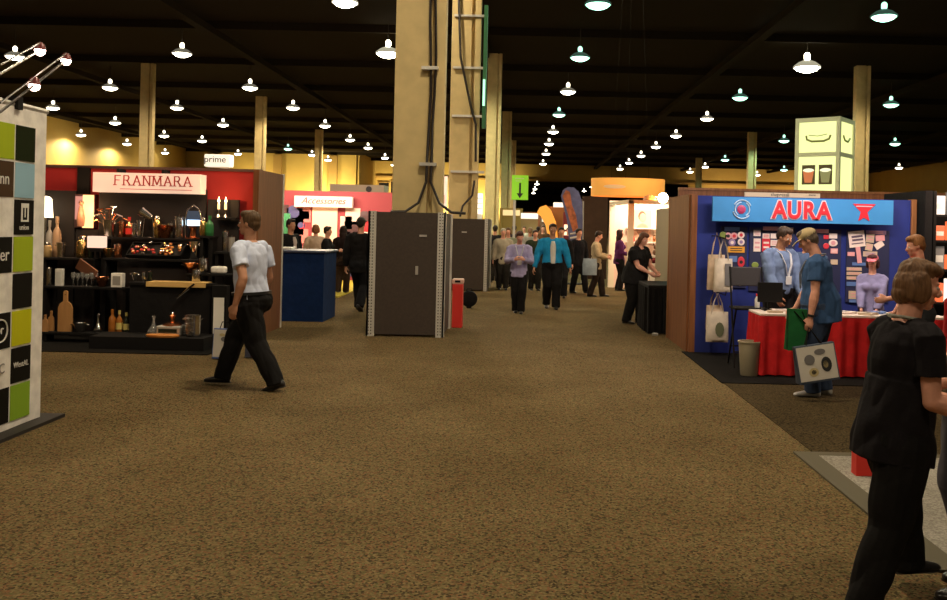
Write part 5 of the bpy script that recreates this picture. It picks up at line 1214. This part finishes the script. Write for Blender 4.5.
# ---------------------------------------------------------------- sign tower
Yt = 30.; q = P(821, 190, Yt); 
t = thing('sign_tower', 'square tower sign glowing pale yellow with cup pictures', 'sign', (q.x+.1, Yt, 0), R(-38))
ttop = P(830, 120, Yt).z; w = .68; W = dict(world=False)
MB().span((-w, -w, 0), (w, w, P(821, 192, Yt).z-.6)).build('tower_base', mat('tower_grey', (.30, .27, .16), .6), t, **W)
zb = P(821, 192, Yt).z-.6; zm = P(820, 156, Yt).z
b = MB(); e = .10
for sx in (-1, 1):
    for sy in (-1, 1): b.span((sx*w-.06, sy*w-.06, zb), (sx*w+.06, sy*w+.06, ttop))
for z, hgt in ((zb, .1), (zm-.07, .14), (ttop-.14, .14)):
    b.span((-w, -w-.05, z), (w, -w+.05, z+hgt)); b.span((w-.05, -w, z), (w+.05, w, z+hgt)); b.span((-w, w-.05, z), (w, w+.05, z+hgt)); b.span((-w-.05, -w, z), (-w+.05, w, z+hgt))
b.span((-w, -w, ttop-.04), (w, w, ttop)); b.build('frame', mat('tower_frame', (.50, .48, .30), .5, emit=.12, ecol=(.8, .8, .4)), t, **W)
glow = emis('tower_glow', (.90, .95, .36), .95)
for (z0, z1) in ((zb+.1, zm-.07), (zm+.07, ttop-.14)):
    MB().span((-w+.06, -w-.01, z0), (w-.06, -w+.01, z1)).build('lit_panel', glow, t, **W); MB().span((w-.01, -w+.06, z0), (w+.01, w-.06, z1)).build('lit_panel', glow, t, **W)
zc = (zm+ttop)/2-.1
lw = mat('logo_olive', (.25, .26, .06), .6)
MB().tube([(-.38, -w-.02, zc+.12), (-.36, -w-.02, zc-.0), (-.2, -w-.02, zc-.07), (.2, -w-.02, zc-.07), (.38, -w-.02, zc), (.42, -w-.02, zc+.12)], .035, 6).build('logo_swoosh', lw, t, smooth=60, **W)
MB().tube([(-.3, -w-.02, zc+.14), (0, -w-.02, zc+.1), (.3, -w-.02, zc+.15)], .012, 6).build('logo_line', lw, t, smooth=60, **W)
MB().tube([(w+.02, -.3, zc+.12), (w+.02, -.15, zc-.02), (w+.02, .15, zc-.05), (w+.02, .35, zc+.08)], .035, 6).build('logo_swoosh', lw, t, smooth=60, **W)
zp = zm-.7
for x, m in ((-.28, mat('cup_red', (.45, .10, .04), .5, emit=.3, ecol=(.9, .3, .1))), (.28, mat('cup_grey', (.22, .22, .10), .5, emit=.2, ecol=(.5, .5, .2)))):
    f = MB().span((x-.22, -w-.02, zp-.28), (x+.22, -w-.01, zp+.36)).build('cup_picture', mat('pic_brown', (.10, .07, .02), .5), t, **W)
    MB().prism([(x-.12, -w-.03, zp-.22), (x+.12, -w-.03, zp-.22), (x+.18, -w-.03, zp+.16), (x-.18, -w-.03, zp+.16)], (0, .01, 0)).build('printed_cup', m, f, **W)
    MB().ball((x, -w-.02, zp+.18), (.19, .02, .07), 12).build('printed_lid', emis('lid_glow', (1, 1, .6), .9), f, smooth=60, **W)
f = MB().span((-.35, -w-.02, zb+.1), (.0, -w-.01, zb+.42)).build('cup_picture', MATS['pic_brown'], t, **W)
# ---------------------------------------------------------------- people
NAVY = (.02, .025, .05); BLK = (.011, .010, .010); JEAN = (.06, .09, .17)
def fx(px, py): g = G(px, py); return g.x, g.y
# walking man in white shirt
X, Y = XA(252, 9.05, .9), 9.05
person('man in white short-sleeved shirt and black trousers striding left past the wine booth', X, Y, 1.80, R(-106), vs=.009, skin='tan', build=1.12, belly=.1,
       feet=((-.185, .03, .012, 0, -18), (.20, -.03, 0, 10, 0)), hands=((-.02, .19, .48), (.09, -.17, .49)), lean=3, head=(-2, 10), drop=.02, top=('shirt', (.66, .72, .92), 'short'), bottom=('trousers', BLK), hair=('short', (.10, .055, .025)), belt=(.01, .01, .01))
# pair in the aisle
X, Y = fx(551, 308.5)
person('stout man in bright blue shirt over white shirt, walking down the aisle', X, Y, 1.76, R(4), vs=.014, skin='tan', build=1.16, belly=.28, feet=((.10, .045, 0), (-.08, -.05, .02, 0, -15)), hands=((.02, .22, .45), (.02, -.22, .45)),
       top=('shirt', (.02, .30, .60), 'long'), bottom=('trousers', BLK), hair=('short', (.03, .02, .012)), inner=(.70, .66, .58), drop=.008, tucked=True)
X, Y = fx(518, 313)
person('person in lilac shirt and dark trousers looking down at a phone while walking', X, Y, 1.60, R(3), vs=.014, skin='pink', build=.98, feet=((.06, .03, 0), (-.05, -.03, 0)), hands=((.16, .05, .66), (.17, -.06, .66)), elbow=[(.6, .5, -.6), (-.6, .5, -.6)], head=(24, 8),
       top=('shirt', (.42, .38, .62), 'long'), bottom=('trousers', BLK), hair=('short', (.07, .03, .02)), lanyard=(.6, .6, .65), badge=(.75, .75, .75), tucked=False)
g = G(518, 313); t = thing('mobile_phone', 'small silver phone in the hands of the person in lilac', 'phone', (g.x, g.y-.31, 1.075)); b = MB(); b.box((0, 0, .02), (.06, .1, .014), bev=.004); b.build('phone_case', steel, t, world=False); b = MB(); b.box((0, .0, .0285), (.05, .08, .002)); b.build('screen', emis('phone_screen', (.6, .7, 1), .6), t, world=False)
# followers
X, Y = fx(560, 297.5)
person('person in dark clothes walking right behind the man in bright blue', X, Y, 1.68, R(0), vs=.018, build=1.0, top=('jacket', (.012, .012, .014), 'long'), hair=('short', (.02, .015, .01)), feet=((.05, .05, 0), (-.03, -.05, 0)))
X, Y = fx(573, 283); person('person in dark suit standing left of the person in cream, beside the feather flag', XA(578, 23.3, .8), 23.3, 1.66, R(35), vs=.02, top=('jacket', (.012, .013, .018), 'long'), hair=('short', (.02, .012, .01)), feet=((.14, .05, 0), (-.08, -.05, 0)))
person('person in cream jacket and dark trousers turned towards the white booth', XA(596, 22.3, .8), 22.3, 1.62, R(80), vs=.018, skin='pink', top=('jacket', (.55, .42, .26), 'long'), bottom=('trousers', (.03, .02, .015)), hair=('short', (.03, .015, .01)), hands=((.18, .08, .62), (.18, -.08, .60)), elbow=[(.5, .5, -.6), (-.5, .5, -.6)], head=(18, 0), feet=((.1, .05, 0), (-.08, -.05, 0)))
person('person with long dark hair in purple top at the entrance of the white booth', XA(619, 24.6, .8), 24.6, 1.66, R(100), vs=.018, female=True, build=.95, top=('shirt', (.10, .02, .10), 'long'), bottom=('trousers', BLK), hair=('long', (.03, .012, .01)), tucked=False, hands=((.15, .08, .6), (.15, -.08, .6)))
# bag of the cream person
X, Y = XA(590, 21.9, .9), 21.9
t = thing('shopping_bag', 'pale blue shopping bag hanging beside the person in cream', 'bag', (X, Y, .55)); b = MB(); b.ering([((0, 0, 0), (.17, 0, 0), (0, .06, 0)), ((0, 0, .25), (.18, 0, 0), (0, .07, 0)), ((0, 0, .4), (.16, 0, 0), (0, .02, 0))], 14); b.build('bag_body', cloth('pale_blue_bag', (.35, .42, .50)), t, smooth=60, world=False); b = MB(); b.tube([(-.08, 0, .4), (-.02, .1, .62), (.06, 0, .4)], .008, 6); b.build('handle', blackcloth, t, smooth=60, world=False)
# heavy woman in black leaning at the draped table
X, Y = XA(635, 16.1, .8), 16.1
person('woman in black dress with brown hair leaning over the black draped table', X, Y, 1.64, R(50), vs=.013, female=True, skin='pink', build=1.38, belly=.3, feet=((.02, .07, 0), (-.06, -.07, 0)), hands=((.24, .06, .565), (.22, -.05, .56)), elbow=[(.4, .4, -.7), (-.4, .4, -.7)], lean=9, head=(20, -10), top=('shirt', BLK, 'short'), bottom=('wide_trousers', BLK), hair=('long', (.10, .035, .015)), tucked=False)
person('person in dark red behind the bright counter of the white booth', XA(664, 20.5, .8), 20.5, 1.60, R(-80), vs=.018, female=True, skin='pink', build=.95, top=('shirt', (.16, .015, .02), 'long'), hair=('long', (.03, .015, .01)), hands=((.2, .05, .6), (.2, -.05, .6)), tucked=False)
# crowd far down the aisle
crowd = [('person with white hair in beige top behind the phone reader, nearest the far cabinet', 503, 24, 1.62, (.45, .40, .30), (.6, .55, .45), 'short', 10), ('person in pale green top in the crowd behind the phone reader', 508, 25.5, 1.64, (.30, .32, .22), (.15, .08, .03), 'bob', 0),
         ('person in dark coat among the far crowd, left of the green sign post', 514, 30, 1.72, (.03, .02, .02), (.03, .02, .01), 'short', 170), ('person in pale grey shirt in the far crowd, between the walking pair', 530, 28, 1.66, (.45, .45, .40), (.25, .15, .08), 'short', 180),
         ('person in dark green jacket in the far crowd, right behind the lilac shirt', 535, 24, 1.60, (.03, .04, .02), (.05, .02, .01), 'short', 15), ('person in brown jacket in the far crowd under the orange structure', 543, 33, 1.74, (.12, .06, .03), (.04, .02, .01), 'short', 0),
         ('person in black coat in the far crowd, left of the blue shirted man', 538, 36, 1.70, (.02, .02, .03), (.02, .01, .01), 'short', 180), ('person in white top farthest down the aisle', 524, 40, 1.70, (.6, .58, .5), (.1, .06, .03), 'short', 0),
         ('person in dark jacket directly beside the far cabinet corner', 495, 27, 1.70, (.02, .018, .02), (.03, .02, .01), 'short', 180), ('person in burgundy top far down the aisle, beside the display stand', 568, 34, 1.68, (.14, .02, .03), (.03, .02, .01), 'short', 0)]
for lab, px, Yc, H, c_, hc_, hk, rz in crowd:
    person(lab, XA(px, Yc, 1.2), Yc, H, R(rz), vs=.026, build=1.05, skin='pink' if rz < 90 else 'tan', top=('jacket', c_, 'long'), bottom=('trousers', (.02, .018, .015)), hair=(hk, hc_), feet=((.05, .05, 0), (-.04, -.05, 0)))
# pink booth visitors
person('man in dark suit behind the navy counter, near the wood end panel', XA(290, 17.6, 1.2), 17.6, 1.72, R(60), vs=.016, skin='tan', top=('jacket', BLK, 'long'), hair=('short', (.02, .012, .01)), inner=(.6, .5, .45))
person('person in beige top in the pink booth, bending to the wall', XA(316, 21.2, 1.2), 21.2, 1.62, R(200), vs=.018, skin='fair', top=('shirt', (.52, .38, .28), 'long'), bottom=('trousers', (.25, .12, .09)), hair=('bob', (.25, .1, .04)), lean=8)
person('person in black with hands together beside the beige top', XA(327, 20.3, 1.2), 20.3, 1.58, R(90), vs=.018, female=True, top=('jacket', BLK, 'long'), hair=('short', (.03, .02, .015)), hands=((.18, .05, .66), (.18, -.05, .66)), elbow=[(.5, .5, -.6), (-.5, .5, -.6)])
person('person with long dark hair and black jacket, middle of the pink booth group', XA(343, 21.4, 1.2), 21.4, 1.60, R(180), vs=.018, female=True, top=('jacket', (.02, .012, .012), 'long'), bottom=('trousers', (.05, .03, .02)), hair=('long', (.025, .012, .01)))
X, Y = XA(360, 17.3, .8), 17.3
person('tall man in black suit walking away beside the nearest cabinet', X, Y, 1.80, R(170), vs=.014, build=1.05, top=('jacket', BLK, 'long'), hair=('short', (.02, .015, .01)), feet=((.12, .05, 0), (-.14, -.05, .03, 0, -25)), drop=.01)
# badge booth people
X, Y = XA(777, 11.6, .9), 11.6
person('man in light blue shirt with badge standing behind the left red table, looking down', X, Y, 1.76, R(28), vs=.011, skin='tan', build=1.12, belly=.2, hands=((.16, .10, .47), (.16, -.14, .47)), head=(22, 12), top=('shirt', (.16, .22, .37), 'long'), bottom=('trousers', BLK), hair=('short', (.05, .03, .02)), lanyard=(.55, .55, .6), badge=(.75, .72, .7), lean=3)
X, Y = XA(806, 11.95, .9), 11.95
person('dark haired man half hidden behind the man with the cap', X, Y, 1.71, R(-20), vs=.013, skin='tan', hair=('short', (.015, .01, .01)), top=('shirt', (.08, .12, .22), 'long'))
X, Y = XA(821, 9.35, .8), 9.35
_, arm = person('man in blue shirt, jeans and straw-coloured cap bending over the left red table', X, Y, 1.74, R(-112), vs=.009, skin='pink', build=1.16, belly=.36, feet=((.03, .07, 0, 15), (-.03, -.06, 0, -25)), hands=((.05, .17, .455), (.16, -.12, .50)), elbow=[(.5, .8, -.4), (-.5, .7, -.4)], lean=6, head=(24, 4),
       top=('shirt', (.055, .12, .28), 'short'), bottom=('trousers', JEAN), shoe=(.62, .60, .58), hair=('short', (.16, .12, .09)), cap=(.66, .52, .30), lanyard=(.5, .5, .55), watch='L', tucked=False)
W0, W1 = arm['wr']
print('CAPMAN wrists', W0, W1)
# bags he carries
def carried(lab, px, py0, py1, wpx, Yb, m, tilt, shapes, bg, d=.10, wr=None):
    q = P(px, py1, Yb); h = (py1-py0)*Yb/F; w = wpx*Yb/F
    t, bd = pic_bag(q.x, Yb, q.z, w, d, h, lab, m, R(4), tilt); bag_face(t, bd, w, d, h, shapes, tilt, bg)
    Mi = WM[t.name].inverted() @ wr; M = Matrix.Rotation(R(tilt), 3, 'Y')
    b = MB()
    for sy in (-1, 1): b.tube([M @ Vector((-w*.22, sy*d*.2, h-.02)), Mi+Vector((0, 0, -.01)), M @ Vector((w*.22, sy*d*.2, h-.02))], .007, 6)
    b.build('handles', blackcloth, t, smooth=60, world=False); return t
hand0, hand1 = arm['hd']
hl = hr_ = hand0
carried('green cloth bag held at the capped man\'s side', 795, 309, 350, 19, hl.y+.06, cloth('green_bag', (.015, .12, .035)), 2, [], None, .12, hl)
carried('large shopping bag printed with faces and coffee cups, held by the capped man', 818, 344, 381, 41, hr_.y-.14, mat('bag_slate', (.06, .08, .12), .5), -9, [(-.18, .62, .13, .14, pgrey), (-.12, .28, .12, .12, pyel), (-.12, .28, .06, .06, pblack), (.22, .45, .13, .2, pblack), (.1, .8, .14, .08, pgrey), (.2, .45, .06, .1, pyel), (.0, .5, .06, .12, picw)], picw, .12, hr_)
X, Y = XA(872, 11.45, .9), 11.45
person('person in lavender top with a bright pink hair band behind the right red table', X, Y, 1.42, R(-30), vs=.013, female=True, skin='pink', build=.95, top=('shirt', (.26, .24, .42), 'long'), hair=('bob', (.06, .02, .02)), cap=(.75, .2, .25), tucked=False, hands=((.18, .06, .5), (.18, -.06, .5)))
X, Y = XA(919, 9.6, .9), 9.6
person('man in red polo with sandy hair standing behind the woman in black', X, Y, 1.68, R(-105), vs=.011, skin='pink', build=1.1, top=('polo', (.50, .02, .02), 'short'), hair=('short', (.30, .13, .05)), head=(14, 10), bottom=('trousers', (.03, .03, .035)), hands=((.2, .1, .6), (.12, -.15, .5)))
# near woman
X, Y = XA(894, 4.0, .9), 4.0
_, arm = person('woman in black top and black trousers with short highlighted brown hair, at right edge', X, Y, 1.57, R(101), vs=.0055, female=True, skin='pink', build=1.09, belly=.10, feet=((.19, .19, 0, 0), (-.13, -.06, 0, 0)), hands=((.19, .03, .60), (.17, -.13, .585)), elbow=[(.3, .6, -.7), (-.15, .7, -.9)], lean=6, head=(12, -20),
       top=('shirt', (.012, .010, .012), 'short'), bottom=('trousers', BLK), hair=('bob', (.17, .085, .04)), lanyard=(.65, .66, .60), tucked=False, collar=False, curl=.9)
q = Vector((X, Y, 0))
# person at the frame edge opposite her
X2, Y2 = XA(984, 4.3, .9), 4.3
person('person in red shirt and grey trousers cut off by the right edge of the photo', X2, Y2, 1.70, R(-82), vs=.008, skin='pink', build=1.05, hands=((.13, -.02, .57), (.13, -.10, .585)), elbow=[(.3, .6, -.7), (-.35, .7, -.7)], feet=((.06, .06, 0), (-.04, -.06, 0)), top=('polo', (.45, .02, .025), 'short'), bottom=('trousers', (.09, .085, .10)), hair=('short', (.08, .05, .03)))
# brochure in her hands
hl = (arm['hd'][0]+arm['hd'][1])/2
t = thing('brochure', 'white and green brochure held out by the woman in black', 'brochure', hl+Vector((.02, .02, .0)), R(25)); b = MB(); b.box((0, 0, .10), (.16, .012, .21), rot=Matrix.Rotation(R(-20), 3, 'X')); b.build('paper', white2, t, world=False); b = MB(); b.box((-.02, -.009, .13), (.11, .004, .08), rot=Matrix.Rotation(R(-20), 3, 'X')); b.build('green_print', mat('print_green', (.03, .28, .08), .5), t, world=False)
g = G(862, 478)
t = thing('gift_bag', 'small red paper bag on the pale mat behind the woman in black', 'bag', (g.x+.05, g.y+.05, .012)); b = MB(); b.span((-.09, -.05, 0), (.09, .05, .15), bev=.004); b.build('bag_body', mat('red_paper', (.70, .03, .02), .5), t, world=False); b = MB(); b.tube([(-.04, -.05, .15), (-.03, -.05, .19), (.03, -.05, .19), (.04, -.05, .15)], .004, 6); b.build('handle', red, t, world=False)
# ---------------------------------------------------------------- lights
w = bpy.data.worlds.new('world'); sc.world = w; w.use_nodes = True
w.node_tree.nodes['Background'].inputs['Color'].default_value = (1, .75, .45, 1); w.node_tree.nodes['Background'].inputs['Strength'].default_value = .05
k = 0
for o, wd in LP:
    l = o.location
    if l.y > 100: continue
    if wd == 'green': c_, p_ = (.55, 1., .7), 420
    elif wd == 'big': c_, p_ = (1, .85, .6), 1700
    else: c_, p_ = (1, .82, .56), 900
    if l.y > 60: p_ *= 1.4
    lo = spot('lamp_light', (l.x, l.y, l.z-.2), (l.x, l.y, 0), p_*1.5, c_, 172, .35, .3)
# lamps of the same grid overhead and behind the camera; last two added to brighten the aisle
for i, (x, y) in enumerate(((-6, 14), (6.5, 16), (-6.5, 2), (6, 4), (0, 8), (0.5, -3), (4.5, 22), (-3.5, 22))):
    o = dup(protoW, (x, y, 9.2), 0, 'white ceiling lamp overhead, out of the picture', 'ceiling lamps overhead'); spot('lamp_light', (x, y, 9.0), (x, y, 0), 1300 if (x, y) == (0, 8) else 650, (1, .82, .56), 172, .35, .3)
# booth lights
spot('booth_spot', (-6.0, 12.0, 2.9), (-5.6, 13.2, 2.3), 26, (1, .45, .2), 110, .8, .05)
spot('booth_spot', (-4.4, 12.3, 2.7), (-4.4, 13.25, 2.3), 11, (1, .40, .2), 80, .9, .04)
spot('booth_spot', (-7.2, 12.3, 2.7), (-7.2, 13.25, 2.3), 11, (1, .40, .2), 80, .9, .04)
for x in (-7.0, -6.2, -5.4, -4.6): spot('shelf_spot', (x, 12.2, 2.35), (x, 12.9, 1.4), 16, (1, .66, .4), 75, .7, .03)
spot('shelf_spot', (-5.2, 10.9, 2.6), (-5.2, 11.8, .4), 30, (1, .7, .45), 70, .7, .05)
point('poster_glow', (P(86, 212, 13).x, 12.95, 1.8), 6, (1, .55, .25), .05); point('candle_glow', (P(222, 203, 12.9).x, 12.88, 2.02), 5, (1, .6, .25), .03)
area('booth_light', (3.9, 10.6, 3.2), (3.9, 12.4, 1.4), 55, (1, .85, .78), 2.4, .3)
area('pink_booth_light', (-5.8, 23.4, 3.1), (-5.8, 26, 1.5), 170, (1, .72, .55), 2.6, .4)
area('white_booth_light', (3.6, 24.9, 2.7), (3.6, 25.6, .8), 90, (1, .74, .52), 1.4, 1.0)
point('globe_light', (q.x*0+P(663, 198, 21.5).x, 21.2, P(663, 198, 21.5).z), 60, (1, .6, .3), .12)
area('rack_light', (6.1, 11.6, 2.6), (6.1, 12.5, 1.2), 20, (1, .7, .5), 1., .2)
for x, z in ((-26, 5.5), (-22, 5.5), (-33, 5.5)): spot('wall_wash', (x, 108.5, 2.5), (x, 112, 5.5), 3800, (1, .82, .4), 100, .9, .4)
for x in (-17.5, -10, -4): spot('wall_wash', (x, 121.5, 2.5), (x, 125, 5.5), 4500, (1, .8, .4), 100, .9, .4)
for x in (28, 38): spot('wall_wash', (x, 121.5, 1.5), (x, 125, 5.5), 3500, (1, .7, .35), 100, .9, .4)
for y in (60, 80, 100): spot('wall_wash', (-38, y, 2.5), (-42, y, 5.5), 1400, (1, .8, .4), 110, .9, .4)
# ---------------------------------------------------------------- output look
vs_ = sc.view_settings; vs_.view_transform = 'Standard'; vs_.look = 'None'; vs_.gamma = 1; vs_.use_curve_mapping = False; vs_.exposure = 0.45
for m in bpy.data.materials:
    if m.name.startswith(('lens_', 'ballast_', 'reflector_')):
        try: m.cycles.emission_sampling = 'NONE'
        except Exception: pass
for x, y in ((-6, 140), (8, 140), (0, 175)): spot('lamp_light', (x, y, 9), (x, y, 0), 3500, (1, .8, .5), 172, .35, .3)  # spots without lamps of their own, added to brighten the far hall
